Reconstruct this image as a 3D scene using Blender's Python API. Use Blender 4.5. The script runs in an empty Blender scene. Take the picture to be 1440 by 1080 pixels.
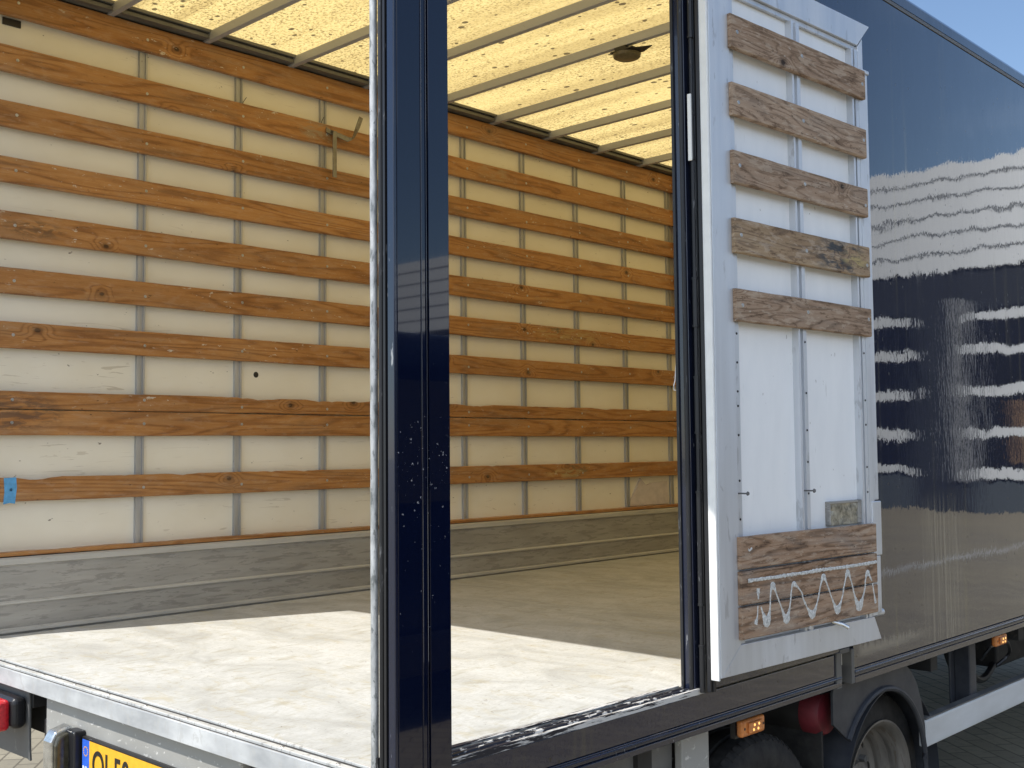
import bpy, bmesh, math, random
from mathutils import Matrix, Vector, noise as mnoise

random.seed(7)
S = bpy.context.scene
C = S.collection
rad = math.radians

# ------------------------------------------------------------------ camera
cam_d = bpy.data.cameras.new('camera')
cam = bpy.data.objects.new('camera', cam_d)
C.objects.link(cam)
R_ = Vector((0.7236, 0.6902, -0.0094)).normalized()
F_ = Vector((-0.6887, 0.7228, 0.0574)).normalized()
U_ = R_.cross(F_).normalized()
R_ = F_.cross(U_).normalized()
cam.matrix_world = Matrix(((R_.x, U_.x, -F_.x, 1.6584), (R_.y, U_.y, -F_.y, -1.4975), (R_.z, U_.z, -F_.z, 1.7485), (0, 0, 0, 1)))
cam_d.sensor_width = 36.0
cam_d.lens = 36.0 * 1583.16 / 1440.0
cam_d.clip_start = 0.05
cam_d.clip_end = 2000
S.camera = cam

# ------------------------------------------------------------------ light
SUN_EL, SUN_AZ = 57.0, 19.5            # light travels towards (+sin az, +cos az)
world = bpy.data.worlds.new('World')
S.world = world
world.use_nodes = True
wn = world.node_tree
bg = wn.nodes['Background']
sky = wn.nodes.new('ShaderNodeTexSky')
sky.sky_type = 'NISHITA'
sky.sun_disc = False
sky.sun_elevation = rad(SUN_EL)
sky.sun_rotation = rad(180 + SUN_AZ)
sky.air_density = 1.0
sky.dust_density = 0.15
sky.ozone_density = 2.2
# clouds: bright heaps added behind the camera to light the door, thin veils elsewhere
def wnode(t, **k):
    x = wn.nodes.new('ShaderNode' + t)
    for a_, b_ in k.items(): setattr(x, a_, b_)
    return x
def wrange(v, a_, b_, lo=0.0, hi=1.0):
    x = wnode('MapRange', interpolation_type='SMOOTHSTEP')
    for n_, q in zip(('From Min', 'From Max', 'To Min', 'To Max'), (a_, b_, lo, hi)): x.inputs[n_].default_value = q
    wn.links.new(v, x.inputs['Value'])
    return x.outputs[0]
def wmul(a_, b_):
    x = wnode('Math', operation='MULTIPLY')
    for i_, q in enumerate((a_, b_)):
        if isinstance(q, float): x.inputs[i_].default_value = q
        else: wn.links.new(q, x.inputs[i_])
    return x.outputs[0]
wtc = wnode('TexCoord')
wdot = wnode('VectorMath', operation='DOT_PRODUCT'); wdot.inputs[1].default_value = (0.62, -0.78, 0.0)
wn.links.new(wtc.outputs['Generated'], wdot.inputs[0])
wsep = wnode('SeparateXYZ'); wn.links.new(wtc.outputs['Generated'], wsep.inputs[0])
wmap = wnode('Mapping'); wmap.inputs['Scale'].default_value = (1, 1, 2.6); wn.links.new(wtc.outputs['Generated'], wmap.inputs['Vector'])
wno = wnode('TexNoise'); wno.inputs['Scale'].default_value = 2.4; wno.inputs['Detail'].default_value = 6; wno.inputs['Roughness'].default_value = 0.58
wn.links.new(wmap.outputs[0], wno.inputs['Vector'])
fill_cloud = wmul(wmul(wrange(wno.outputs[0], 0.40, 0.56), wrange(wdot.outputs['Value'], 0.12, 0.5)), wrange(wsep.outputs['Z'], 0.02, 0.12))
veil = wmul(wmul(wrange(wno.outputs[0], 0.52, 0.72), 0.16), wrange(wsep.outputs['Z'], 0.02, 0.15))
wmx = wnode('Math', operation='MAXIMUM'); wn.links.new(fill_cloud, wmx.inputs[0]); wn.links.new(veil, wmx.inputs[1])
wmix = wnode('Mix', data_type='RGBA')
wn.links.new(wmx.outputs[0], wmix.inputs[0]); wn.links.new(sky.outputs[0], wmix.inputs[6])
wmix.inputs[7].default_value = (8.6, 9.9, 12.0, 1)
wn.links.new(wmix.outputs[2], bg.inputs['Color'])
bg.inputs['Strength'].default_value = 0.10
sun_d = bpy.data.lights.new('sun', 'SUN')
sun_d.energy = 3.4
sun_d.angle = rad(0.5)
sun_d.color = (1.0, 0.96, 0.89)
sun = bpy.data.objects.new('sun', sun_d)
C.objects.link(sun)
L_ = Vector((math.cos(rad(SUN_EL)) * math.sin(rad(SUN_AZ)), math.cos(rad(SUN_EL)) * math.cos(rad(SUN_AZ)), -math.sin(rad(SUN_EL))))
sun.rotation_euler = L_.to_track_quat('-Z', 'Y').to_euler()
sun.location = (-6, -14, 25)
S.view_settings.view_transform = 'Standard'
S.view_settings.look = 'None'
S.view_settings.gamma = 1.0
S.view_settings.exposure = 0.76
try:
    S.cycles.use_denoising = True
    S.cycles.denoising_input_passes = 'RGB_ALBEDO_NORMAL'
    S.cycles.denoising_prefilter = 'ACCURATE'
    S.cycles.max_bounces = 14
    S.cycles.diffuse_bounces = 8
    S.cycles.transmission_bounces = 8
    S.cycles.glossy_bounces = 5
    S.cycles.sample_clamp_indirect = 8.0
except Exception:
    pass

# ------------------------------------------------------------------ node helpers
class NT:
    def __init__(s, name):
        s.m = bpy.data.materials.new(name)
        s.m.use_nodes = True
        s.t = s.m.node_tree
        s.p = s.t.nodes['Principled BSDF']
        s.out = s.t.nodes['Material Output']
        s.tc = None
    def n(s, typ, **kw):
        x = s.t.nodes.new('ShaderNode' + typ)
        for k, v in kw.items():
            setattr(x, k, v)
        return x
    def l(s, a, b):
        s.t.links.new(a, b)
    def co(s, scale=(1, 1, 1), loc=(0, 0, 0), rot=(0, 0, 0)):
        if s.tc is None:
            s.tc = s.n('TexCoord')
        mp = s.n('Mapping')
        mp.inputs['Scale'].default_value = scale
        mp.inputs['Location'].default_value = loc
        mp.inputs['Rotation'].default_value = rot
        s.l(s.tc.outputs['Object'], mp.inputs['Vector'])
        return mp.outputs[0]
    def noise(s, scale=(1, 1, 1), sc=1.0, detail=2.0, rough=0.5, dist=0.0, loc=(0, 0, 0)):
        x = s.n('TexNoise')
        x.inputs['Scale'].default_value = sc
        x.inputs['Detail'].default_value = detail
        x.inputs['Roughness'].default_value = rough
        x.inputs['Distortion'].default_value = dist
        s.l(s.co(scale, loc), x.inputs['Vector'])
        return x.outputs[0]
    def voro(s, scale=(1, 1, 1), sc=1.0, loc=(0, 0, 0), feature='F1'):
        x = s.n('TexVoronoi', feature=feature)
        x.inputs['Scale'].default_value = sc
        s.l(s.co(scale, loc), x.inputs['Vector'])
        return x
    def ma(s, op, a, b=None, c=None, clamp=False):
        x = s.n('Math', operation=op)
        x.use_clamp = clamp
        for i, v in enumerate((a, b, c)):
            if v is None:
                continue
            if isinstance(v, (int, float)):
                x.inputs[i].default_value = v
            else:
                s.l(v, x.inputs[i])
        return x.outputs[0]
    def step(s, v, a, b, lo=0.0, hi=1.0):
        x = s.n('MapRange', interpolation_type='SMOOTHSTEP')
        x.inputs['From Min'].default_value = a
        x.inputs['From Max'].default_value = b
        x.inputs['To Min'].default_value = lo
        x.inputs['To Max'].default_value = hi
        s.l(v, x.inputs['Value'])
        return x.outputs[0]
    def mix(s, fac, a, b, blend='MIX'):
        x = s.n('Mix', data_type='RGBA', blend_type=blend)
        for sock, v in ((x.inputs[0], fac), (x.inputs[6], a), (x.inputs[7], b)):
            if isinstance(v, (int, float)):
                sock.default_value = v
            elif isinstance(v, tuple):
                sock.default_value = (v[0], v[1], v[2], 1)
            else:
                s.l(v, sock)
        return x.outputs[2]
    def ramp(s, v, stops):
        x = s.n('ValToRGB')
        e = x.color_ramp.elements
        while len(e) < len(stops):
            e.new(0.5)
        for el, (p, c) in zip(e, stops):
            el.position = p
            el.color = (c[0], c[1], c[2], 1)
        s.l(v, x.inputs[0])
        return x.outputs[0]
    def bump(s, h, strength=0.3, dist=0.002):
        x = s.n('Bump')
        x.inputs['Strength'].default_value = strength
        x.inputs['Distance'].default_value = dist
        s.l(h, x.inputs['Height'])
        s.l(x.outputs[0], s.p.inputs['Normal'])
    def set(s, **kw):
        for k, v in kw.items():
            k = {'color': 'Base Color', 'rough': 'Roughness', 'metal': 'Metallic', 'spec': 'Specular IOR Level', 'ior': 'IOR',
                 'coat': 'Coat Weight', 'coat_rough': 'Coat Roughness', 'emit': 'Emission Color', 'emit_s': 'Emission Strength',
                 'trans': 'Transmission Weight'}[k]
            sock = s.p.inputs[k]
            if isinstance(v, tuple):
                sock.default_value = (v[0], v[1], v[2], 1)
            elif isinstance(v, (int, float)):
                sock.default_value = v
            else:
                s.l(v, sock)
        return s

M = {}

def wood(name, dark, mid, light, gray=None, gray_amt=0.0, freq=60.0, knots=0.66, rough=0.5, specks=0.0, streak=0.6, line_amt=0.34, bs=(3, 0.5, 8.5), peel=0.0, worn=()):
    w = NT(name)
    if w.tc is None:
        w.co()
    sep = w.n('SeparateXYZ')
    w.l(w.tc.outputs['Object'], sep.inputs[0])
    base = w.noise(bs, 1.0, 2.0, 0.45, 0.3)
    fieldv = base
    if knots:
        cmb = w.n('CombineXYZ')
        w.l(w.ma('MULTIPLY', sep.outputs['Y'], 0.72), cmb.inputs[0])
        w.l(sep.outputs['Z'], cmb.inputs[1])
        wob = w.n('TexNoise'); wob.inputs['Scale'].default_value = 30
        w.l(w.tc.outputs['Object'], wob.inputs['Vector'])
        vo = w.n('TexVoronoi', voronoi_dimensions='2D')
        vo.inputs['Scale'].default_value = 4.6
        w.l(cmb.outputs[0], vo.inputs['Vector'])
        sc_ = w.n('SeparateColor'); w.l(vo.outputs['Color'], sc_.inputs[0])
        gate = w.step(sc_.outputs[0], knots, knots + 0.02)
        d = w.ma('ADD', vo.outputs['Distance'], w.ma('MULTIPLY', w.ma('SUBTRACT', wob.outputs[0], 0.5), 0.04))
        bumpk = w.ma('MULTIPLY', w.step(d, 0.0, 0.26, 0.24, 0.0), gate)
        fieldv = w.ma('ADD', base, bumpk)
        core = w.ma('MULTIPLY', w.step(d, 0.024, 0.050, 0.9, 0.0), gate)
        ringk = w.ma('MULTIPLY', w.step(d, 0.04, 0.12, 0.5, 0.0), gate)
    fine = w.noise((60, 5.0, 300), 1.0, 4.0, 0.65)
    mid_n = w.noise((6, 1.4, 36), 1.0, 4.0, 0.65)
    lines = w.ma('SINE', w.ma('MULTIPLY', w.ma('ADD', fieldv, w.ma('MULTIPLY', mid_n, 0.035)), freq))
    lines = w.ma('MULTIPLY_ADD', lines, 0.5, 0.5)
    lines = w.ma('POWER', lines, 3.0)
    g = w.ma('ADD', w.ma('MULTIPLY', lines, line_amt), w.ma('MULTIPLY', fine, 0.62))
    g = w.ma('ADD', g, w.ma('MULTIPLY', w.ma('SUBTRACT', mid_n, 0.5), streak))
    col = w.ramp(g, [(0.12, light), (0.45, mid), (0.85, dark)])
    big = w.noise((1, 0.9, 5.0), 1.0, 3.0, 0.55, 0.0, (3, 5, 1))
    col = w.mix(w.step(big, 0.35, 0.7, 0.0, 0.38), col, w.mix(1.0, col, (0.60, 0.52, 0.45), 'MULTIPLY'))
    oi = w.n('ObjectInfo')
    col = w.mix(w.ma('MULTIPLY', oi.outputs['Random'], 0.3), col, w.mix(1.0, col, (0.66, 0.62, 0.58), 'MULTIPLY'))
    if knots:
        col = w.mix(ringk, col, tuple(c * 0.75 for c in dark))
        col = w.mix(core, col, tuple(c * 0.25 for c in dark))
    if gray is not None:
        gm = w.noise((2, 2.4, 16), 1.0, 4.0, 0.65, 0.5, (9, 2, 4))
        col = w.mix(w.step(gm, 0.46, 0.70, 0.0, gray_amt), col, gray)
    if peel > 0:
        pn = w.noise((30, 15, 62), 1.0, 5.0, 0.72, 0.3, (2, 6, 3))
        col = w.mix(w.step(pn, 0.53, 0.60, 0.0, peel), col, w.mix(0.5, col, (0.52, 0.42, 0.32)))
        col = w.mix(w.step(pn, 0.44, 0.37, 0.0, peel), col, w.mix(1.0, col, (0.50, 0.46, 0.43), 'MULTIPLY'))
    for (wy, wz, ry, rz, wc, wa) in worn:
        du = w.ma('DIVIDE', w.ma('SUBTRACT', sep.outputs['Y'], wy), ry)
        dv = w.ma('DIVIDE', w.ma('SUBTRACT', sep.outputs['Z'], wz), rz)
        dd = w.ma('ADD', w.ma('MULTIPLY', du, du), w.ma('MULTIPLY', dv, dv))
        rg = w.noise((30, 14, 50), 1.0, 4.0, 0.7, 0.5, (wy, wz, 1))
        mk = w.ma('MULTIPLY', w.step(dd, 1.0, 0.2), w.step(rg, 0.42, 0.60, 0.0, wa))
        col = w.mix(mk, col, wc)
    # pale scuffs and dark nicks
    if specks > 0:
        sp = w.noise((40, 22, 70), 1.0, 3.0, 0.7, 0.0, (1, 8, 2))
        zone = w.noise((1, 1.5, 2.2), 1.0, 1.0, 0.5, 0.0, (7, 1, 3))
        spm = w.ma('MULTIPLY', w.step(sp, 0.64, 0.69), w.step(zone, 0.5, 0.66))
        col = w.mix(w.ma('MULTIPLY', spm, specks), col, (0.55, 0.5, 0.42))
        sd = w.noise((30, 30, 90), 1.0, 3.0, 0.7, 0.0, (4, 3, 8))
        col = w.mix(w.step(sd, 0.685, 0.72, 0.0, 0.75), col, (0.03, 0.018, 0.01))
    w.set(color=col, rough=rough, spec=0.35)
    w.bump(w.ma('ADD', g, w.ma('MULTIPLY', fine, 0.6)), 0.35, 0.0015)
    M[name] = w.m

wood('slat_wood', (0.155, 0.064, 0.022), (0.375, 0.168, 0.052), (0.51, 0.266, 0.096), gray=(0.24, 0.15, 0.085), gray_amt=0.4, rough=0.45, specks=0.9, streak=0.42, freq=66, bs=(3, 0.7, 9.5), line_amt=0.30, peel=0.25,
     worn=((1.60, 3.205, 0.16, 0.06, (0.30, 0.23, 0.15), 0.8), (2.72, 3.21, 0.14, 0.06, (0.36, 0.25, 0.14), 0.6), (3.32, 2.385, 0.36, 0.05, (0.40, 0.27, 0.11), 0.8), (3.20, 2.405, 0.10, 0.02, (0.05, 0.06, 0.045), 0.9),
           (3.36, 1.62, 0.15, 0.04, (0.09, 0.085, 0.05), 0.8), (3.28, 1.61, 0.20, 0.03, (0.48, 0.36, 0.16), 0.7), (0.22, 1.90, 0.22, 0.09, (0.10, 0.06, 0.04), 0.7), (0.28, 2.58, 0.14, 0.04, (0.11, 0.065, 0.035), 0.7), (0.15, 2.88, 0.12, 0.06, (0.10, 0.055, 0.03), 0.6)))
wood('old_wood', (0.10, 0.066, 0.046), (0.335, 0.228, 0.150), (0.48, 0.355, 0.255), gray=(0.21, 0.185, 0.16), gray_amt=0.35, rough=0.85, specks=0.6, streak=0.45, freq=84, knots=0.66, line_amt=0.30, bs=(3, 1.3, 12.0), peel=0.85)
wood('stained_wood', (0.10, 0.07, 0.05), (0.32, 0.22, 0.135), (0.46, 0.34, 0.21), gray=(0.08, 0.09, 0.095), gray_amt=0.6, rough=0.85, specks=0.6, streak=0.5, freq=84, knots=0.5, line_amt=0.30, bs=(3, 1.3, 12.0), peel=0.85,
     worn=((0.55, 2.33, 0.18, 0.07, (0.045, 0.055, 0.065), 0.95), (0.63, 2.33, 0.10, 0.03, (0.50, 0.38, 0.17), 0.8)))
wood('board_wood', (0.09, 0.056, 0.036), (0.32, 0.200, 0.122), (0.47, 0.335, 0.235), gray=(0.22, 0.20, 0.18), gray_amt=0.5, rough=0.85, specks=0.9, streak=0.55, freq=74, knots=0.6, line_amt=0.36, bs=(3, 0.9, 10.0), peel=0.8)

# dusty plywood floor
w = NT('floor_ply')
a = w.noise((1.2, 2.2, 1), 2.2, 6.0, 0.68, 0.8)
b = w.noise((1.6, 3.4, 1), 6.0, 6.0, 0.70, 0.6, (4, 1, 0))
c3 = w.noise((9.0, 3.0, 1), 3.0, 5.0, 0.7, 0.6, (1, 7, 0))
gr = w.noise((60, 14, 1), 4.0, 3.0, 0.7, 0.0, (1, 2, 0))
col = w.ramp(a, [(0.36, (0.36, 0.355, 0.33)), (0.5, (0.45, 0.447, 0.42)), (0.64, (0.51, 0.508, 0.485))])
col = w.mix(w.step(b, 0.52, 0.68, 0.0, 0.6), col, (0.40, 0.355, 0.25))
col = w.mix(w.step(b, 0.47, 0.36, 0.0, 0.4), col, (0.40, 0.39, 0.365))
col = w.mix(w.step(c3, 0.54, 0.66, 0.0, 0.6), col, (0.33, 0.305, 0.235))
col = w.mix(w.step(gr, 0.45, 0.72, 0.0, 0.5), col, (0.30, 0.285, 0.245))
sc = w.noise((26, 70, 1), 1.0, 3.0, 0.7, 2.0, (2, 2, 0))
col = w.mix(w.step(sc, 0.655, 0.69, 0.0, 0.7), col, (0.17, 0.14, 0.11))
w.set(color=col, rough=0.8, spec=0.25)
w.bump(w.ma('ADD', b, w.ma('MULTIPLY', gr, 0.5)), 0.25, 0.002)
M['floor_ply'] = w.m

# off-white wall sheet
w = NT('wall_sheet')
a = w.noise((1, 1.2, 2), 1.5, 4.0, 0.6)
col = w.ramp(a, [(0.3, (0.735, 0.685, 0.565)), (0.7, (0.81, 0.775, 0.68))])
s1 = w.noise((4, 2.0, 24), 1.6, 3.0, 0.6, 2.5, (3, 1, 0))
zone = w.noise((1, 1.0, 1.6), 1.0, 2.0, 0.5, 0, (0, 4, 2))
col = w.mix(w.ma('MULTIPLY', w.step(s1, 0.64, 0.68), w.step(zone, 0.45, 0.7, 0.0, 0.5)), col, (0.42, 0.36, 0.27))
s2 = w.noise((30, 26, 60), 1.0, 2.0, 0.6, 0.0, (8, 1, 5))
col = w.mix(w.step(s2, 0.74, 0.77, 0.0, 0.8), col, (0.12, 0.09, 0.06))
w.set(color=col, rough=0.38, spec=0.4)
w.bump(w.noise((60, 60, 60), 1.0, 2.0), 0.06, 0.001)
M['wall_sheet'] = w.m

# white door sheet
w = NT('door_sheet')
a = w.noise((1, 5, 1.5), 2.5, 4.0, 0.6, 0.4)
col = w.ramp(a, [(0.3, (0.82, 0.83, 0.835)), (0.7, (0.88, 0.885, 0.885))])
s1 = w.noise((4, 40, 4), 1.6, 3.0, 0.7, 0.3, (3, 1, 0))
col = w.mix(w.step(s1, 0.66, 0.74, 0.0, 0.35), col, (0.45, 0.45, 0.44))
s2 = w.noise((30, 50, 26), 1.0, 2.0, 0.6, 0.0, (8, 1, 5))
col = w.mix(w.step(s2, 0.73, 0.76, 0.0, 0.6), col, (0.25, 0.23, 0.2))
w.set(color=col, rough=0.3, spec=0.5)
w.bump(w.noise((3, 9, 2), 1.5, 2.0), 0.25, 0.004)
M['door_sheet'] = w.m

def metal(name, c0, c1, rough=0.42, metal_=0.75, spots=(0.2, 0.2, 0.2), spot_amt=0.5, stretch=(30, 6, 6), sthr=0.66, spscale=(22, 22, 14), bumps=0.15):
    w = NT(name)
    a = w.noise(stretch, 1.0, 4.0, 0.6)
    col = w.ramp(a, [(0.3, c0), (0.7, c1)])
    s2 = w.noise(spscale, 1.0, 4.0, 0.7, 0.4, (5, 3, 1))
    msk = w.step(s2, sthr, sthr + 0.06)
    col = w.mix(w.ma('MULTIPLY', msk, spot_amt), col, spots)
    w.set(color=col, metal=metal_, spec=0.5)
    w.set(rough=w.step(a, 0.3, 0.7, rough - 0.08, rough + 0.12))
    w.bump(w.ma('ADD', a, s2), bumps, 0.001)
    M[name] = w.m

metal('alu_frame', (0.54, 0.565, 0.60), (0.70, 0.72, 0.75), 0.42, 0.5, (0.36, 0.36, 0.37), 0.5, (14, 14, 1.2), 0.60, (26, 26, 7))
metal('alu_dull', (0.27, 0.26, 0.24), (0.38, 0.365, 0.335), 0.5, 0.15, (0.19, 0.18, 0.165), 0.55, (12, 3.0, 22), 0.53, (30, 8, 60))
metal('ridge_highlight', (0.40, 0.39, 0.365), (0.50, 0.49, 0.46), 0.45, 0.2, (0.30, 0.29, 0.27), 0.5, (6, 3, 30), 0.62, (14, 7, 30))  # lighter copy of the kick board metal, ridge highlight put into its colour
metal('lip_metal', (0.36, 0.375, 0.39), (0.62, 0.63, 0.63), 0.5, 0.2, (0.46, 0.46, 0.45), 0.6, (6, 70, 12), 0.55, (40, 30, 22))
metal('gutter_metal', (0.10, 0.097, 0.085), (0.16, 0.155, 0.14), 0.5, 0.1)
metal('alu_rib', (0.34, 0.34, 0.335), (0.47, 0.465, 0.455), 0.45, 0.35, (0.1, 0.09, 0.08), 0.6, (20, 20, 4), 0.66)
metal('alu_edge', (0.50, 0.50, 0.48), (0.70, 0.695, 0.66), 0.5, 0.3, (0.25, 0.24, 0.22), 0.55, (6, 60, 30), 0.56, (60, 30, 9))
metal('galv', (0.24, 0.25, 0.255), (0.56, 0.57, 0.57), 0.5, 0.35, (0.13, 0.14, 0.14), 0.75, (60, 60, 22), 0.56, (90, 90, 30), 0.5)
metal('beam_metal', (0.34, 0.345, 0.35), (0.42, 0.425, 0.43), 0.5, 0.2, (0.2, 0.18, 0.14), 0.4, (2, 20, 10))
metal('dark_steel', (0.012, 0.012, 0.013), (0.03, 0.029, 0.028), 0.6, 0.1, (0.07, 0.06, 0.05), 0.5, (8, 8, 8), 0.6)
metal('grey_steel', (0.10, 0.10, 0.10), (0.17, 0.168, 0.16), 0.55, 0.2, (0.3, 0.29, 0.27), 0.4, (8, 8, 8), 0.62)
metal('white_paint', (0.55, 0.56, 0.56), (0.68, 0.69, 0.69), 0.45, 0.0, (0.35, 0.34, 0.33), 0.5, (8, 3, 12), 0.66)
metal('rim_steel', (0.13, 0.12, 0.105), (0.27, 0.25, 0.225), 0.5, 0.35, (0.12, 0.085, 0.055), 0.5, (40, 5, 5), 0.55, (60, 9, 9))
metal('bumper_paint', (0.29, 0.287, 0.27), (0.34, 0.337, 0.317), 0.5, 0.0, (0.60, 0.59, 0.56), 0.85, (6, 6, 6), 0.60, (34, 34, 60))
metal('screw', (0.35, 0.35, 0.34), (0.55, 0.55, 0.54), 0.35, 0.8, (0.2, 0.15, 0.1), 0.4, (80, 80, 80))
metal('hook_metal', (0.17, 0.155, 0.125), (0.28, 0.265, 0.225), 0.4, 0.5, (0.12, 0.08, 0.04), 0.6, (40, 40, 40), 0.55)

# gloss navy paint with rain streaks, dust runs, droplets and a painted-in reflection streak
w = NT('navy_paint')
st = w.noise((3, 34, 1.1), 1.0, 4.0, 0.65, 0.0)
st2 = w.noise((3, 9, 0.5), 1.0, 2.0, 0.5, 0.0, (2, 2, 2))
run = w.ma('MULTIPLY', w.step(st, 0.50, 0.72), w.step(st2, 0.50, 0.68))
spk = w.voro((26, 26, 17), 1.0)
sc2_ = w.n('SeparateColor'); w.l(spk.outputs['Color'], sc2_.inputs[0])
spm = w.ma('MULTIPLY', w.step(spk.outputs['Distance'], 0.07, 0.12, 1.0, 0.0), w.step(sc2_.outputs[0], 0.55, 0.6))
zone = w.noise((2, 3, 3), 1.0, 1.0, 0.5, 0, (5, 5, 5))
spm = w.ma('MULTIPLY', spm, w.step(zone, 0.40, 0.50))
col = w.mix(run, (0.003, 0.007, 0.027), (0.06, 0.055, 0.042))
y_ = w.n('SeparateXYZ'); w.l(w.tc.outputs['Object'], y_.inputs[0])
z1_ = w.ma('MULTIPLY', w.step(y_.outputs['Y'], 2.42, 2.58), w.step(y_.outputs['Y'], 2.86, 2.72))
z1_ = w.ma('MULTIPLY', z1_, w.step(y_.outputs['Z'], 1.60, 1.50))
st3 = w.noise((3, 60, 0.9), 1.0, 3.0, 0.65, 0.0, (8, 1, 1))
refl_smear = w.ma('MULTIPLY', z1_, w.step(st3, 0.44, 0.60))
col = w.mix(w.ma('MULTIPLY', refl_smear, 0.55), col, (0.20, 0.185, 0.145))  # bright reflection streak painted into the base colour
z2_ = w.ma('MULTIPLY', w.step(y_.outputs['Y'], 1.93, 2.0), w.step(y_.outputs['Y'], 2.55, 2.25))
splash = w.ma('MULTIPLY', z2_, w.step(w.ma('ADD', y_.outputs['Z'], w.ma('MULTIPLY', st3, 0.09)), 1.155, 1.125))
splash = w.ma('MULTIPLY', splash, w.step(y_.outputs['Z'], 1.05, 1.075))
col = w.mix(w.ma('MULTIPLY', splash, 0.6), col, (0.24, 0.22, 0.18))
col = w.mix(spm, col, (0.004, 0.004, 0.005))
w.set(color=col, spec=0.2, ior=1.5, coat=1.0, coat_rough=0.008)
w.p.inputs['Coat IOR'].default_value = 1.5
w.set(rough=w.ma('ADD', w.step(st, 0.45, 0.8, 0.015, 0.12), w.ma('MULTIPLY', spm, 0.4)))
pk = w.noise((40, 60, 20), 1.0, 2.5, 0.6, 0.0, (1, 1, 1))
wv = w.noise((2, 2.2, 2.6), 1.0, 2.0, 0.5, 0.3, (2, 6, 1))
h = w.ma('ADD', w.ma('MULTIPLY', pk, 0.00017), w.ma('MULTIPLY', wv, 0.0021))
h = w.ma('ADD', h, w.ma('MULTIPLY', st, 0.00007))
bp = w.n('Bump'); bp.inputs['Strength'].default_value = 1.0; bp.inputs['Distance'].default_value = 1.0
w.l(h, bp.inputs['Height'])
w.l(bp.outputs[0], w.p.inputs['Normal']); w.l(bp.outputs[0], w.p.inputs['Coat Normal'])
M['navy_paint'] = w.m

# the chipped gloss paint of the corner post
w = NT('post_paint')
n1 = w.noise((125, 125, 95), 1.0, 4.0, 0.7)
zz = w.n('SeparateXYZ'); w.co(); w.l(w.tc.outputs['Object'], zz.inputs[0])
low = w.step(zz.outputs['Z'], 1.25, 1.75)
hi = w.step(zz.outputs['Z'], 2.0, 1.7)
band = w.ma('MULTIPLY', low, hi)
chip = w.step(w.ma('ADD', n1, w.ma('MULTIPLY', band, 0.085)), 0.735, 0.755)
col = w.mix(chip, (0.0025, 0.005, 0.019), (0.5, 0.5, 0.5))
w.set(color=col, spec=0.2, ior=1.5, coat=0.85, coat_rough=0.02, rough=w.ma('ADD', 0.05, w.ma('MULTIPLY', chip, 0.5)))
pk = w.noise((3, 30, 12), 1.0, 3.0, 0.6)
w.bump(w.ma('ADD', w.ma('MULTIPLY', pk, 0.15), chip), 0.25, 0.0006)
M['post_paint'] = w.m

# sill paint worn through to bare metal along its edges
w = NT('sill_paint')
n1 = w.noise((90, 24, 60), 1.0, 4.0, 0.7)
col = w.mix(w.step(n1, 0.52, 0.60), (0.008, 0.010, 0.02), (0.5, 0.49, 0.47))
w.set(color=col, rough=0.45, spec=0.4)
w.bump(n1, 0.4, 0.001)
M['sill_paint'] = w.m

w = NT('sill_worn')
n1 = w.noise((160, 9, 160), 1.0, 4.0, 0.7)
yy_ = w.n('SeparateXYZ'); w.l(w.tc.outputs['Object'], yy_.inputs[0])
wear = w.step(w.ma('ADD', n1, w.ma('MULTIPLY', yy_.outputs['Y'], 0.16)), 0.56, 0.62)
col = w.mix(wear, (0.012, 0.013, 0.022), (0.55, 0.54, 0.52))
w.set(color=col, rough=0.45, spec=0.4)
M['sill_worn'] = w.m

w = NT('black_rubber')
n1 = w.noise((60, 60, 14), 1.0, 4.0, 0.7)
col = w.mix(w.step(n1, 0.62, 0.70, 0.0, 0.8), (0.012, 0.012, 0.014), (0.13, 0.13, 0.135))
w.set(color=col, rough=0.42, spec=0.5)
w.bump(n1, 0.3, 0.001)
M['black_rubber'] = w.m

w = NT('navy_seal')
n1 = w.noise((60, 60, 10), 1.0, 4.0, 0.7)
col = w.mix(w.step(n1, 0.66, 0.72, 0.0, 0.9), (0.006, 0.010, 0.028), (0.28, 0.28, 0.29))
w.set(color=col, rough=0.22, spec=0.5, coat=0.5)
M['navy_seal'] = w.m

w = NT('tyre_rubber')
n1 = w.noise((14, 14, 14), 1.0, 4.0, 0.7)
w.set(color=w.ramp(n1, [(0.3, (0.012, 0.012, 0.013)), (0.75, (0.045, 0.043, 0.04))]), rough=0.75, spec=0.3)
w.bump(n1, 0.2, 0.002)
M['tyre_rubber'] = w.m

w = NT('fender_plastic')
n1 = w.noise((10, 10, 10), 1.0, 4.0, 0.65)
w.set(color=w.ramp(n1, [(0.35, (0.028, 0.031, 0.040)), (0.75, (0.06, 0.063, 0.07))]), rough=0.5, spec=0.4)
M['fender_plastic'] = w.m

# translucent yellowed roof sheet with dirt lying on it
w = NT('roof_sheet')
vo_ = w.voro((20, 26, 1), 1.0)
wb_ = w.noise((60, 60, 1), 1.0, 2.0, 0.6)
cs_ = w.n('SeparateColor'); w.l(vo_.outputs['Color'], cs_.inputs[0])
rr_ = w.ma('MULTIPLY_ADD', w.ma('POWER', cs_.outputs[0], 2.8), 0.36, -0.01)
dd_ = w.ma('SUBTRACT', w.ma('ADD', vo_.outputs['Distance'], w.ma('MULTIPLY', w.ma('SUBTRACT', wb_, 0.5), 0.16)), rr_)
big = w.step(dd_, 0.0, -0.03)
sp2 = w.noise((75, 95, 10), 1.0, 3.0, 0.7, 0.1, (3, 3, 1))
sml = w.step(sp2, 0.46, 0.66)
zone = w.noise((1.4, 2.3, 1), 1.0, 3.0, 0.6, 0.2, (1, 9, 1))
dirt = w.ma('MULTIPLY', sml, w.step(zone, 0.36, 0.62, 0.45, 1.0))
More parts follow.
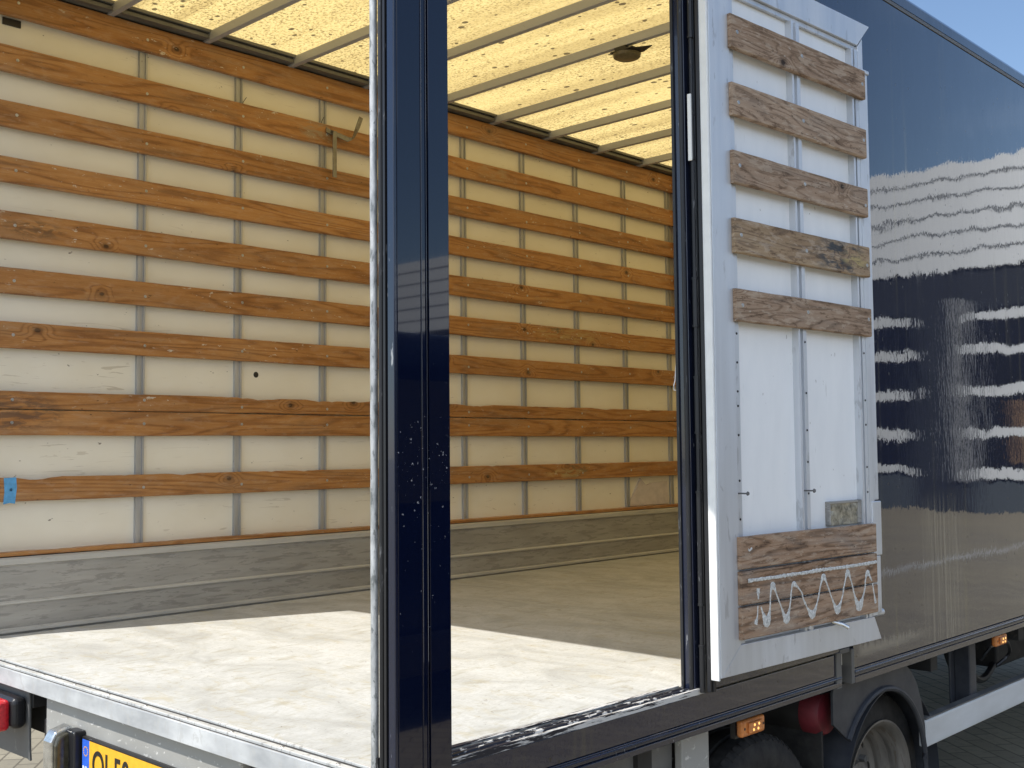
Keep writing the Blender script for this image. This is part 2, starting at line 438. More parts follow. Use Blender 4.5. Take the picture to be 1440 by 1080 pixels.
fib = w.noise((30, 46, 1), 3.0, 3.0, 0.7, 0.5, (5, 5, 1))
band = w.noise((0.35, 8.0, 1), 1.0, 2.0, 0.5, 0.0, (1, 4, 1))
col = w.ramp(fib, [(0.3, (0.60, 0.43, 0.145)), (0.7, (0.76, 0.57, 0.24))])
col = w.mix(w.step(band, 0.40, 0.64, 0.0, 0.5), col, (0.36, 0.245, 0.085))
col = w.mix(w.ma('MULTIPLY', dirt, 0.9), col, (0.17, 0.108, 0.038))
col = w.mix(w.ma('MULTIPLY', big, 0.85), col, (0.06, 0.04, 0.02))
tr = w.n('BsdfTranslucent'); df = w.n('BsdfDiffuse'); mx = w.n('MixShader')
w.l(col, tr.inputs[0]); w.l(w.mix(1.0, col, (0.8, 0.8, 0.8), 'MULTIPLY'), df.inputs[0])
mx.inputs[0].default_value = 0.16
w.l(tr.outputs[0], mx.inputs[1]); w.l(df.outputs[0], mx.inputs[2])
w.l(mx.outputs[0], w.out.inputs['Surface'])
M['roof_sheet'] = w.m

def plain(name, c, rough=0.5, spec=0.4, metal_=0.0, var=0.2, sc=20, **kw):
    w = NT(name)
    n1 = w.noise((sc, sc, sc), 1.0, 3.0, 0.6)
    w.set(color=w.ramp(n1, [(0.3, tuple(x * (1 - var) for x in c)), (0.7, tuple(min(1, x * (1 + var)) for x in c))]), rough=rough, spec=spec, metal=metal_, **kw)
    M[name] = w.m

plain('red_plastic', (0.13, 0.012, 0.02), 0.6, 0.5, var=0.3)
plain('red_lens', (0.55, 0.02, 0.03), 0.15, 0.6, var=0.25, sc=90)
plain('amber_lens', (0.62, 0.22, 0.06), 0.22, 0.6, var=0.2, sc=60)
plain('chrome', (0.62, 0.62, 0.60), 0.22, 0.5, 0.85, var=0.25, sc=50)
plain('dark_glass', (0.05, 0.045, 0.03), 0.12, 0.6, var=0.4, sc=60)
plain('lamp_lens', (0.12, 0.10, 0.055), 0.3, 0.5, var=0.3, sc=60)
plain('tape_blue', (0.10, 0.32, 0.58), 0.6, 0.3, var=0.15, sc=60)
plain('paper', (0.56, 0.50, 0.48), 0.8, 0.2, var=0.1)
plain('white_plastic', (0.80, 0.80, 0.78), 0.4, 0.4, var=0.05)
plain('drip_paint', (0.56, 0.56, 0.54), 0.6, 0.3, var=0.4, sc=130)
plain('grime_glass', (0.30, 0.28, 0.22), 0.25, 0.5, 0.3, var=0.6, sc=45)
plain('bronze_dark', (0.02, 0.018, 0.016), 0.5, 0.4)
plain('plate_yellow', (0.80, 0.42, 0.025), 0.4, 0.4, var=0.08, sc=60)
plain('plate_blue', (0.03, 0.12, 0.60), 0.4, 0.4, var=0.2, sc=80)
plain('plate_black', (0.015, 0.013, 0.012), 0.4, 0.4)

plain('van_paint', (0.006, 0.008, 0.02), 0.12, 0.5)
w = NT('led_glow')
w.set(color=(0.9, 0.4, 0.1), emit=(1.0, 0.55, 0.15), emit_s=0.9)
M['led_glow'] = w.m

# block paving
w = NT('paving')
br = w.n('TexBrick')
br.offset = 0.5
br.inputs['Scale'].default_value = 1.0
br.inputs['Brick Width'].default_value = 0.21
br.inputs['Row Height'].default_value = 0.105
br.inputs['Mortar Size'].default_value = 0.006
br.inputs['Mortar Smooth'].default_value = 0.2
br.inputs['Bias'].default_value = -0.1
br.inputs['Color1'].default_value = (0.30, 0.265, 0.195, 1)
br.inputs['Color2'].default_value = (0.22, 0.195, 0.145, 1)
br.inputs['Mortar'].default_value = (0.11, 0.095, 0.07, 1)
w.l(w.co((1, 1, 1), (0, 0, 0), (0, 0, rad(38))), br.inputs['Vector'])
n1 = w.noise((1, 1, 1), 0.35, 4.0, 0.6)
n2 = w.noise((1, 1, 1), 24.0, 4.0, 0.7)
col = w.mix(w.step(n1, 0.35, 0.7, 0.0, 0.55), br.outputs['Color'], (0.31, 0.265, 0.175))
col = w.mix(w.step(n2, 0.45, 0.75, 0.0, 0.5), col, (0.16, 0.14, 0.11))
w.set(color=col, rough=0.85, spec=0.25)
w.bump(w.ma('ADD', w.ma('MULTIPLY', br.outputs['Fac'], -1.0), w.ma('MULTIPLY', n2, 0.3)), 0.6, 0.006)
M['paving'] = w.m
plain('line_paint', (0.42, 0.41, 0.38), 0.8, 0.3, var=0.4, sc=14)

# far buildings
w = NT('cladding')
n1 = w.noise((0.4, 1, 1.2), 1.0, 3.0, 0.6)
w.set(color=w.ramp(n1, [(0.3, (0.86, 0.87, 0.87)), (0.7, (0.90, 0.91, 0.91))]), rough=0.5, spec=0.3)
M['cladding'] = w.m
plain('cladding_joint', (0.22, 0.225, 0.23), 0.7, 0.2)
plain('dark_facade', (0.045, 0.05, 0.058), 0.6, 0.3, var=0.1, sc=1)
plain('door_dark', (0.012, 0.013, 0.018), 0.35, 0.4, var=0.3, sc=1)
plain('door_strip', (0.80, 0.81, 0.81), 0.5, 0.3, var=0.05, sc=1)
plain('base_grey', (0.10, 0.115, 0.125), 0.7, 0.2, var=0.1, sc=1)
plain('warehouse_wall', (0.05, 0.06, 0.08), 0.7, 0.2, var=0.2, sc=0.5)
plain('warehouse_roof', (0.10, 0.10, 0.11), 0.7, 0.2, var=0.2, sc=0.5)
plain('lattice_grey', (0.28, 0.285, 0.29), 0.5, 0.3, var=0.3, sc=3)
plain('crate_brown', (0.30, 0.19, 0.11), 0.7, 0.2, var=0.3, sc=3)

# ------------------------------------------------------------------ mesh helpers
class MB:
    def __init__(s):
        s.bm = bmesh.new()
        s.mi = 0
    def face(s, vs):
        try:
            f = s.bm.faces.new(vs)
            f.material_index = s.mi
            return f
        except ValueError:
            return None
    def box(s, x0, x1, y0, y1, z0, z1):
        v = [s.bm.verts.new((x, y, z)) for x in (x0, x1) for y in (y0, y1) for z in (z0, z1)]
        for q in ((0, 1, 3, 2), (4, 6, 7, 5), (0, 4, 5, 1), (2, 3, 7, 6), (0, 2, 6, 4), (1, 5, 7, 3)):
            s.face([v[i] for i in q])
        return v
    def prism(s, pts, axis, a, b):
        """outline pts extruded along axis from a to b"""
        def mk(p, t):
            if axis == 'x': return (t, p[0], p[1])
            if axis == 'y': return (p[0], t, p[1])
            return (p[0], p[1], t)
        A = [s.bm.verts.new(mk(p, a)) for p in pts]
        B = [s.bm.verts.new(mk(p, b)) for p in pts]
        n = len(pts)
        s.face(A[::-1]); s.face(B)
        for i in range(n):
            s.face([A[i], A[(i + 1) % n], B[(i + 1) % n], B[i]])
    def lathe(s, prof, c, axis='x', seg=32, cap=True):
        """prof: list of (t along axis, radius)"""
        rings = []
        for t, r in prof:
            ring = []
            for k in range(seg):
                a = 2 * math.pi * k / seg
                u, v = r * math.cos(a), r * math.sin(a)
                p = {'x': (t, u, v), 'y': (u, t, v), 'z': (u, v, t)}[axis]
                ring.append(s.bm.verts.new((c[0] + p[0], c[1] + p[1], c[2] + p[2])))
            rings.append(ring)
        for a, b in zip(rings, rings[1:]):
            for k in range(seg):
                s.face([a[k], a[(k + 1) % seg], b[(k + 1) % seg], b[k]])
        if cap and prof[0][1] > 1e-6: s.face(rings[0][::-1])
        if cap and prof[-1][1] > 1e-6: s.face(rings[-1])
    def tube(s, pts, r, seg=10, rf=None):
        pts = [Vector(p) for p in pts]
        rings = []
        up = Vector((0, 0, 1))
        for i, p in enumerate(pts):
            t = (pts[min(i + 1, len(pts) - 1)] - pts[max(i - 1, 0)]).normalized()
            a = t.cross(up)
            if a.length < 0.05: a = t.cross(Vector((1, 0, 0)))
            a.normalize(); b = t.cross(a).normalized()
            rr = rf(i) if rf else r
            rings.append([s.bm.verts.new(p + a * rr * math.cos(2 * math.pi * k / seg) + b * rr * math.sin(2 * math.pi * k / seg)) for k in range(seg)])
        for a, b in zip(rings, rings[1:]):
            for k in range(seg):
                s.face([a[k], a[(k + 1) % seg], b[(k + 1) % seg], b[k]])
        s.face(rings[0][::-1]); s.face(rings[-1])
    def build(s, name, mats, parent=None, bevel=0.0, smooth=False, seg=2, root=None):
        bmesh.ops.recalc_face_normals(s.bm, faces=s.bm.faces[:])
        me = bpy.data.meshes.new(name)
        s.bm.to_mesh(me); s.bm.free()
        if isinstance(mats, str): mats = [mats]
        for m in mats: me.materials.append(M[m])
        if smooth:
            for p in me.polygons: p.use_smooth = True
        o = bpy.data.objects.new(name, me)
        C.objects.link(o)
        if parent is not None:
            o.parent = parent
            if parent.parent is None:
                o.matrix_parent_inverse = Matrix.Translation(parent.location).inverted()
        if bevel > 0:
            b = o.modifiers.new('bevel', 'BEVEL')
            b.width = bevel; b.segments = seg; b.limit_method = 'ANGLE'; b.angle_limit = rad(35)
            b.harden_normals = False
        if smooth:
            try:
                me.set_sharp_from_angle(angle=rad(35))
            except Exception:
                pass
        return o

def slat_mesh(mb, x0, x1, y0, y1, z0, z1, wob=0.0012, step=0.03, seed=0, chip=0.0, ch=0.003):
    """a sawn board along Y with chamfered, slightly wavering edges"""
    n = max(2, int((y1 - y0) / step))
    rings = []
    for i in range(n + 1):
        y = y0 + (y1 - y0) * i / n
        t = mnoise.noise((y * 2.1, seed * 3.7, 0)) * wob + mnoise.noise((y * 14, seed * 3.7, 5)) * wob * 0.5
        b = mnoise.noise((y * 2.1, seed * 5.1, 9)) * wob + mnoise.noise((y * 14, seed * 3.7, 15)) * wob * 0.5
        if chip:
            q = mnoise.noise((y * 5.0, seed * 1.3, 30)) + 0.4 * mnoise.noise((y * 25, seed, 3))
            t -= chip * max(0, q - 0.15) * 1.6
        e = ch
        prof = [(x0, z0 + b), (x1 - e, z0 + b), (x1, z0 + b + e), (x1, z1 + t - e), (x1 - e, z1 + t), (x0, z1 + t)]
        rings.append([mb.bm.verts.new((px, y, pz)) for px, pz in prof])
    for a, b in zip(rings, rings[1:]):
        for k in range(6):
            mb.face([a[k], a[(k + 1) % 6], b[(k + 1) % 6], b[k]])
    mb.face(rings[0][::-1]); mb.face(rings[-1])

def screw_head(mb, x, y, z, r=0.0062, t=0.0015):
    mb.lathe([(0, r), (t, r * 0.85), (t, r * 0.35), (t * 0.3, r * 0.3)], (x, y, z), 'x', 10)

def tag(o, label=None, cat=None, group=None, kind=None):
    if label: o['label'] = label
    if cat: o['category'] = cat
    if group: o['group'] = group
    if kind: o['kind'] = kind
    return o

GZ = 0.2          # ground level
LEN = 7.0         # length of the box body

# ------------------------------------------------------------------ ground
mb = MB()
v = [mb.bm.verts.new(p) for p in ((-160, -120, GZ), (160, -120, GZ), (160, 220, GZ), (-160, 220, GZ))]
mb.face(v)
tag(mb.build('ground', 'paving'), kind='structure')
mb = MB()
v = [mb.bm.verts.new(p) for p in ((4.35, 7.0, GZ + 0.004), (4.52, 7.0, GZ + 0.004), (4.52, 20.0, GZ + 0.004), (4.35, 20.0, GZ + 0.004))]
mb.face(v)
tag(mb.build('painted_line', 'line_paint'), kind='structure')

# ------------------------------------------------------------------ loading dock building (mirrored in the gloss side)
FY = 25.0
bld = bpy.data.objects.new('loading_dock_building', None)
C.objects.link(bld); bld.location = (10.0, FY + 5, GZ)
tag(bld, 'long depot with white ribbed cladding over dark sectional doors, mirrored in the glossy blue side', 'building')
mb = MB(); mb.box(-3, 30, FY, FY + 12, 5.9, 8.45)
wall = mb.build('upper_wall', 'cladding', bld)
mb = MB()
mb.bm.free()
z = 6.3
while z < 8.4:
    mb = MB(); mb.box(-3, 30, FY - 0.012, FY, z, z + 0.05); z += 0.44
    mb.build('cladding_joint', 'cladding_joint', wall)
mb = MB(); mb.box(-3, 30, FY + 0.06, FY + 12, GZ, 5.9); mb.build('lower_wall', 'dark_facade', bld)
for a, b in ((-3.0, -1.0), (3.6, 4.0), (8.95, 10.0), (15.0, 16.0), (21, 22), (27, 30)):
    mb = MB(); mb.box(a, b, FY - 0.02, FY + 0.06, GZ, 5.9); mb.build('pillar', 'dark_facade', bld)
for a, b in ((-1.0, 3.6), (4.0, 8.55), (10.0, 15.0), (16, 21), (22, 27)):
    mb = MB(); mb.box(a, b, FY + 0.005, FY + 0.06, 0.98, 4.95)
    dr = mb.build('dock_door', 'door_dark', bld)
    for zc in (1.08, 2.02, 2.98, 3.94, 4.76):
        mb = MB(); mb.box(a + 0.05, b - 0.05, FY - 0.01, FY + 0.005, zc - 0.11, zc + 0.11); mb.build('door_strip', 'door_strip', dr)
    mb = MB(); mb.box(a, b, FY - 0.03, FY + 0.06, GZ, 0.9)
    mb.build('door_plinth', 'base_grey', bld)
    for px, w_ in ((a + (b - a) * 0.62, 0.3), (a + (b - a) * 0.72, 0.22)):
        mb = MB(); mb.box(px, px + w_, FY - 0.004, FY + 0.005, 1.3, 2.75); mb.build('brown_panel', 'crate_brown', dr)
mb = MB(); mb.box(8.55, 8.95, FY - 0.015, FY + 0.06, 0.9, 5.2); mb.build('door_rail_cover', 'lattice_grey', bld)

wh = bpy.data.objects.new('warehouse', None)
C.objects.link(wh); wh.location = (48, 10, GZ)
tag(wh, 'low dark warehouse across the yard, mirrored as a dark band in the corner post', 'building')
mb = MB(); mb.box(40, 55, -15, 55, GZ, 7.0); mb.build('wall', 'warehouse_wall', wh)
mb = MB(); mb.box(39.7, 55.3, -15.3, 55.3, 7.0, 7.4); mb.build('roof', 'warehouse_roof', wh)

# dark van parked with its back to the trailer, seen only as a dark mirror image
vn = bpy.data.objects.new('parked_van', None)
C.objects.link(vn); vn.location = (5.6, 3.1, GZ)
tag(vn, 'dark blue panel van parked facing away, mirrored in the glossy corner post', 'van')
def shell(y0, y1, inset):
    return [(3.0, 0.55), (2.95, 0.75), (2.98, 1.35), (3.08, 2.30), (3.25, 2.46), (6.6, 2.50), (7.05, 2.38), (7.65, 1.62), (8.25, 1.42), (8.45, 1.15), (8.45, 0.62), (8.3, 0.5), (3.2, 0.5)]
mb = MB(); mb.prism(shell(0, 0, 0), 'y', 2.15, 4.1); vb = mb.build('van_body', 'van_paint', vn, 0.06, seg=3)
mb = MB(); mb.prism([(6.95, 1.62), (6.88, 2.25), (7.05, 2.2), (7.5, 1.62)], 'y', 2.140, 4.11); mb.build('side_window', 'dark_glass', vb)
for y in (2.25, 3.17):
    mb = MB(); mb.prism([(2.985, 1.45), (3.045, 2.15), (3.03, 2.15), (2.97, 1.45)], 'y', y, y + 0.83); mb.build('rear_window', 'dark_glass', vb)
mb = MB(); mb.box(2.88, 2.97, 2.2, 4.05, 0.5, 0.72); mb.build('bumper', 'black_rubber', vn, 0.03)
for y in (2.17, 3.98):
    mb = MB(); mb.box(2.94, 3.0, y, y + 0.1, 0.85, 1.35); mb.build('tail_lamp', 'red_lens', vn, 0.02)
for x in (3.95, 7.55):
    for y0, y1 in ((2.13, 2.36), (3.89, 4.12)):
        mb = MB(); mb.lathe([(y0, 0.20), (y0, 0.33), (y0 + 0.03, 0.345), (y1 - 0.03, 0.345), (y1, 0.33), (y1, 0.20)], (x, 0, GZ + 0.345), 'y', 32)
        wv_ = mb.build('wheel', 'tyre_rubber', vn, smooth=True)
        mb = MB(); mb.lathe([(y0 + 0.02, 0.2), (y0 + 0.05, 0.05), (y1 - 0.05, 0.05), (y1 - 0.02, 0.2)], (x, 0, GZ + 0.345), 'y', 24); mb.build('rim', 'rim_steel', wv_, smooth=True)

# ------------------------------------------------------------------ the trailer
TR = bpy.data.objects.new('moving_trailer', None)
C.objects.link(TR); TR.location = (-1.3, 3.0, GZ)
tag(TR, 'dark blue box trailer with wood slatted inside, open rear and its side door folded back', 'trailer')
XR, XL = -0.09, -2.515

# floor
mb = MB(); mb.box(-2.60, -0.152, 0.004, LEN, 1.04, 1.10)
fl = mb.build('floor', 'floor_ply', TR)
# rear edge profile
mb = MB()
mb.box(-2.60, -0.15, -0.010, 0.0, 1.061, 1.1020)
mb.box(-2.60, -0.15, -0.038, -0.021, 1.061, 1.0985)
mb.box(-2.60, -0.15, -0.046, 0.004, 1.046, 1.060)
re_ = mb.build('rear_edge_profile', 'alu_edge', TR, 0.0012)
mb = MB(); mb.box(-2.60, -0.15, -0.053, -0.0465, 1.046, 1.094); mb.build('front_lip', 'lip_metal', re_, 0.0012)
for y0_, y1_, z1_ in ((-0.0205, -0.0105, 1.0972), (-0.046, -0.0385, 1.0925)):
    mb = MB(); mb.box(-2.60, -0.15, y0_, y1_, 1.061, z1_); mb.build('groove_shade', 'plate_black', re_)  # nearly flush black strips stand in for the shade inside the grooves
for k in range(12):
    mb = MB()
    mb.lathe([(1.097, 0.007), (1.0995, 0.005), (1.0995, 0.002)], (-2.45 + 0.2 * k, -0.028, 0), 'z', 10)
    mb.build('rivet', 'screw', re_)

# left wall with uprights, slats and kick board
mb = MB(); mb.box(-2.60, XL, 0.0, LEN, 1.04, 3.53)
lw = mb.build('left_wall', 'wall_sheet', TR)
mb = MB(); mb.box(-2.62, -2.60, -0.01, LEN, 0.99, 3.54); mb.build('outer_skin', 'navy_paint', TR)
UP = [0.02] + [0.7228 + 0.449 * k for k in range(14)]
for y in UP:
    mb = MB()
    mb.box(XL, -2.505, y - 0.0165, y + 0.0165, 1.39, 3.475)
    mb.box(-2.505, -2.4995, y - 0.0165, y - 0.004, 1.39, 3.475)
    mb.box(-2.505, -2.4995, y + 0.009, y + 0.0165, 1.39, 3.475)
    mb.build('wall_upright', 'alu_rib', lw)
SL = [(3.365, 3.471, 0), (3.152, 3.250, 0), (2.947, 3.043, 0), (2.741, 2.835, 0), (2.533, 2.635, 0), (2.332, 2.427, 0),
      (2.133, 2.228, 0), (1.911, 1.977, 0.012), (1.814, 1.907, 0), (1.573, 1.661, 0.014)]
for i, (z0, z1, chip) in enumerate(SL):
    mb = MB()
    slat_mesh(mb, -2.4995, -2.480, 0.03, LEN - 0.05, z0, z1, 0.0022, 0.025, i + 1, chip)
    mb.mi = 1
    for k, y in enumerate(UP[1:]):
        dz = random.uniform(-0.012, 0.012)
        screw_head(mb, -2.480, y + 0.006, (z0 + z1) / 2 + dz)
    screw_head(mb, -2.480, 0.21, (z0 + z1) / 2)
    mb.build('wall_slat', ['slat_wood', 'screw'], lw)
mb = MB()
mb.box(XL, -2.462, 0.0, LEN, 1.04, 1.374)
mb.build('kick_board', 'alu_dull', lw, 0.0015)
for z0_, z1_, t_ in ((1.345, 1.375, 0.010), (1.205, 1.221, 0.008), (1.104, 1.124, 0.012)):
    mb = MB(); mb.prism([(-2.461, z0_), (-2.461 + t_, z0_ + 0.005), (-2.461 + t_, z1_ - 0.006), (-2.461, z1_)], 'y', 0.0, LEN); mb.build('kick_ridge', 'ridge_highlight', lw)
mb = MB(); slat_mesh(mb, XL, -2.466, 0.0, LEN, 1.377, 1.393, 0.002, 0.025, 31, 0.006, 0.002)
mb.build('kick_board_cap', 'slat_wood', lw)
mb = MB()
mb.box(-2.51, -2.440, 0.0, LEN, 3.478, 3.492)
mb.box(-2.51, -2.452, 0.0, LEN, 3.492, 3.500)
mb.box(-2.51, -2.430, 0.0, LEN, 3.500, 3.512)
mb.build('roof_gutter', 'gutter_metal', lw)
# vertical board at the front corner
mb = MB(); mb.box(-2.478, -2.455, 4.345, 4.435, 2.545, 3.47); mb.build('corner_board', 'slat_wood', lw, 0.002)
# small fixtures on the wall
mb = MB(); mb.box(XL, -2.509, 0.165, 0.232, 3.336, 3.362)
tag(mb.build('vent', 'bronze_dark', lw), 'small dark vent plate between the top slats')
mb = MB()
v = [(-2.4785, 0.184, 1.660), (-2.4785, 0.228, 1.662), (-2.4785, 0.231, 1.625), (-2.4785, 0.225, 1.566), (-2.4785, 0.206, 1.570), (-2.4785, 0.183, 1.565), (-2.4785, 0.187, 1.61)]
A = [mb.bm.verts.new(p) for p in v]; B = [mb.bm.verts.new((p[0] - 0.0012, p[1], p[2])) for p in v]
mb.face(A); mb.face(B[::-1])
for i in range(len(v)): mb.face([A[i], A[(i + 1) % len(v)], B[(i + 1) % len(v)], B[i]])
tag(mb.build('tape', 'tape_blue', lw), 'strip of blue tape stuck across the lowest slat')
mb = MB()
mb.prism([(3.87, 1.400), (3.995, 1.562), (4.053, 1.518), (4.10, 1.532), (4.27, 1.538), (4.285, 1.400)], 'x', XL, -2.506)
tag(mb.build('paper', 'paper', lw), 'torn pale paper stuck low on the wall')
mb = MB()
mb.lathe([(0, 0.013), (0.0015, 0.011)], (XL, 1.27, 2.08), 'x', 14)
mb.build('wall_hole', 'bronze_dark', lw)
# metal strap hook
mb = MB()
def strap(pts, wv, t=0.0025):
    """flat bar through pts (x,y,z), width vectors wv"""
    rings = []
    for (p, wd, nd) in zip(pts, wv, [Vector((1, 0, 0))] * len(pts)):
        p = Vector(p); wd = Vector(wd)
        rings.append([mb.bm.verts.new(q) for q in (p - wd - nd * t, p + wd - nd * t, p + wd + nd * t, p - wd + nd * t)])
    for a, b in zip(rings, rings[1:]):
        for k in range(4): mb.face([a[k], a[(k + 1) % 4], b[(k + 1) % 4], b[k]])
    mb.face(rings[0][::-1]); mb.face(rings[-1])
strap([(-2.474, 1.615, 3.222), (-2.470, 1.66, 3.212), (-2.450, 1.725, 3.192), (-2.435, 1.742, 3.196), (-2.43, 1.765, 3.255), (-2.43, 1.785, 3.305)],
      [(0, 0, .011), (0, .001, .011), (0, .004, .011), (0, .009, .008), (0, .0105, -.003), (0, .0105, -.003)])
strap([(-2.474, 1.655, 3.225), (-2.452, 1.650, 3.218), (-2.446, 1.643, 3.17), (-2.446, 1.643, 3.00)], [(0, .011, 0)] * 4)
tag(mb.build('strap_hook', 'hook_metal', lw, 0.0008), 'bent metal strap hook hanging from the second slat')
for (y, z, dy, dz) in ((1.18, 3.258, 0.012, 0.022), (1.60, 3.262, 0.006, 0.018)):
    mb = MB()
    mb.tube([(-2.49, y, z - 0.012), (-2.485, y, z), (-2.478, y + dy, z + dz)], 0.0014, 6)
    mb.build('bent_nail', 'dark_steel', lw)

# right inner wall, front bulkhead
mb = MB(); mb.box(-0.135, -0.12, 1.125, LEN, 1.04, 3.42); mb.build('right_wall', 'wall_sheet', TR)
mb = MB(); mb.box(-2.60, -0.10, LEN, LEN + 0.06, 0.99, 3.52); mb.build('front_wall', 'wall_sheet', TR)

# roof sheet and its beams
mb = MB()
prof = [(-2.55, 3.516), (-1.6, 3.528), (-0.5, 3.516), (-0.11, 3.405)]
ys = [0.0 + LEN * i / 70 for i in range(71)]
g = [[mb.bm.verts.new((x, y, z + 0.004 * math.sin(y * 14.7))) for x, z in prof] for y in ys]
for a, b in zip(g, g[1:]):
    for k in range(len(prof) - 1):
        mb.face([a[k], a[k + 1], b[k + 1], b[k]])
rf = mb.build('roof_sheet', 'roof_sheet', TR, smooth=True)
for k in range(-1, 15):
    y = 0.561 + 0.4275 * k
    if y > LEN - 0.2: break
    mb = MB()
    mb.prism([(-2.50, 3.470), (-0.42, 3.470), (-0.12, 3.390), (-0.12, 3.400), (-0.5, 3.5085), (-2.50, 3.5085)], 'y', y - 0.002, y + 0.024)
    mb.build('roof_beam', 'beam_metal', rf, 0.002)
# ceiling lamp
mb = MB()
mb.lathe([(3.425, 0.0), (3.427, 0.045), (3.434, 0.058), (3.446, 0.062), (3.448, 0.058)], (-1.27, 2.315, 0), 'z', 28)
lp = mb.build('ceiling_lamp', 'lamp_lens', TR, smooth=True)
mb = MB()
mb.box(-1.32, -1.20, 2.262, 2.345, 3.449, 3.455)
mb.prism([(-1.20, 2.285), (-1.20, 2.345), (-1.135, 2.315)], 'z', 3.449, 3.454)
mb.box(-1.30, -1.24, 2.267, 2.29, 3.455, 3.470)
mb.build('lamp_bracket', 'bronze_dark', lp)

# rear header and left rear post
mb = MB(); mb.box(-2.60, -0.10, -0.010, 0.055, 3.362, 3.515); mb.build('rear_header', 'navy_seal', TR, 0.004)
mb = MB(); mb.box(-2.60, -2.492, -0.010, 0.10, 0.99, 3.362); mb.build('left_rear_post', 'navy_seal', TR, 0.004)

mb = MB(); mb.prism([(-0.47, 3.362), (-0.10, 3.362), (-0.10, 3.02), (-0.16, 3.02)], 'y', -0.006, 0.02); mb.build('shade_plate', 'navy_seal', TR)  # unseen plate added to keep the sun off the upper door edge
mb = MB(); mb.box(-0.14, XR, 0.145, 1.125, 3.13, 3.395); mb.build('side_header', 'navy_seal', TR, 0.003)
# right rear corner post
mb = MB()
mb.box(-0.135, XR, 0.000, 0.0815, 0.99, 3.362)
mb.box(-0.135, XR, 0.0865, 0.145, 0.99, 3.362)
mb.box(-0.135, -0.096, 0.0815, 0.0865, 0.99, 3.362)
mb.box(XR, XR + 0.002, 0.0640, 0.0665, 1.0, 3.362)
mb.box(XR, XR + 0.002, 0.0770, 0.0795, 1.0, 3.362)
post = mb.build('corner_post', 'post_paint', TR, 0.0012)
mb = MB()
mb.box(-0.146, -0.112, -0.004, 0.000, 1.09, 3.362)
mb.box(-0.124, -0.117, -0.010, -0.004, 1.09, 3.362)
mb.tube([(-0.135, -0.006, 1.085), (-0.135, -0.006, 3.362)], 0.0055, 10)
mb.build('rear_seal', 'black_rubber', post, smooth=True)
mb = MB(); mb.box(-0.112, -0.0905, -0.009, 0.000, 1.085, 3.362); mb.build('worn_edge', 'navy_seal', post, 0.002)
mb = MB()
mb.tube([(-0.158, -0.006, 1.0985 + 0.05 * i) for i in range(46)], 0.0125, 14, rf=lambda i: 0.0084 + 0.0010 * mnoise.noise((i * 1.7, 2, 3)))
mb.build('lock_bar', 'galv', post, smooth=True)
mb = MB(); mb.lathe([(1.098, 0.004), (1.125, 0.004)], (-0.147, -0.008, 0), 'z', 8); mb.build('bar_stop', 'black_rubber', post)

# side opening: sill, front jamb
mb = MB()
mb.box(-0.165, -0.150, 0.145, 1.045, 1.101, 1.1045)
mb.box(-0.0985, -0.0885, 0.145, 1.075, 1.088, 1.1025)
mb.build('sill_edge', 'sill_worn', TR, 0.001)
mb = MB()
mb.box(-0.150, -0.0985, 0.145, 1.045, 1.05, 1.097)
mb.tube([(-0.118, 0.15, 1.097), (-0.118, 1.04, 1.097)], 0.007, 8)
mb.tube([(-0.139, 0.15, 1.097), (-0.139, 1.04, 1.097)], 0.005, 8)
mb.build('sill_seal', 'sill_paint', TR)
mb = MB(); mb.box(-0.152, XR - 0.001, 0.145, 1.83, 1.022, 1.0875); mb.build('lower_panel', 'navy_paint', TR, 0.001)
mb = MB()
mb.box(-0.14, -0.088, 0.0, 1.835, 1.008, 1.021)
mb.box(-0.14, -0.092, 0.0, 1.835, 1.001, 1.008)
mb.box(-0.14, -0.085, 0.0, 1.835, 0.986, 1.001)
mb.tube([(-0.087, 0.0, 1.0135), (-0.087, 1.835, 1.0135)], 0.0045, 8)
mb.build('lower_rail', 'navy_seal', TR, 0.0015)
jam = MB()
jam.box(-0.139, -0.098, 1.045, 1.125, 1.05, 3.128)
jam.box(-0.098, -0.0895, 1.085, 1.125, 1.09, 3.128)
jb = jam.build('door_jamb', 'navy_seal', TR, 0.002)
mb = MB()
mb.box(-0.1395, -0.131, 1.040, 1.045, 1.10, 3.128)
mb.tube([(-0.108, 1.043, 1.095), (-0.108, 1.043, 3.128)], 0.0065, 10)
mb.box(-0.098, -0.080, 1.070, 1.084, 1.09, 3.128)
mb.build('jamb_seal', 'black_rubber', jb)
mb = MB()
zz_ = 1.095
random.seed(3)
segs = [0.125, 0.11, 0.30, 0.16, 0.15, 0.14, 0.13, 0.33, 0.12, 0.22, 0.2, 0.25]
for i, s_ in enumerate(segs):
    r_ = 0.0075 if i % 2 == 0 else 0.0055
    mb.lathe([(zz_, r_), (zz_ + s_ - 0.006, r_)], (-0.079, 1.052, 0), 'z', 12)
    mb.lathe([(zz_ + s_ - 0.006, 0.009), (zz_ + s_, 0.009)], (-0.079, 1.052, 0), 'z', 12)
    zz_ += s_
mb.build('hinge_rod', 'black_rubber', jb)
mb = MB(); mb.box(-0.0845, -0.0735, 1.038, 1.0435, 2.53, 2.715)
tag(mb.build('marker_strip', 'white_plastic', jb, 0.001), 'short white strip on the hinge rod')
mb = MB(); mb.box(-0.066, -0.048, 1.060, 1.072, 1.098, 3.128); mb.box(-0.064, -0.052, 1.050, 1.060, 1.098, 3.128)
mb.build('hinge_seal', 'black_rubber', jb, 0.002)
mb = MB()
pts = [(-0.1405, 1.045, 1.985), (-0.1415, 1.042, 1.955), (-0.1425, 1.040, 1.93), (-0.1465, 1.040, 1.918), (-0.1465, 1.040, 1.905), (-0.1405, 1.042, 1.904)]
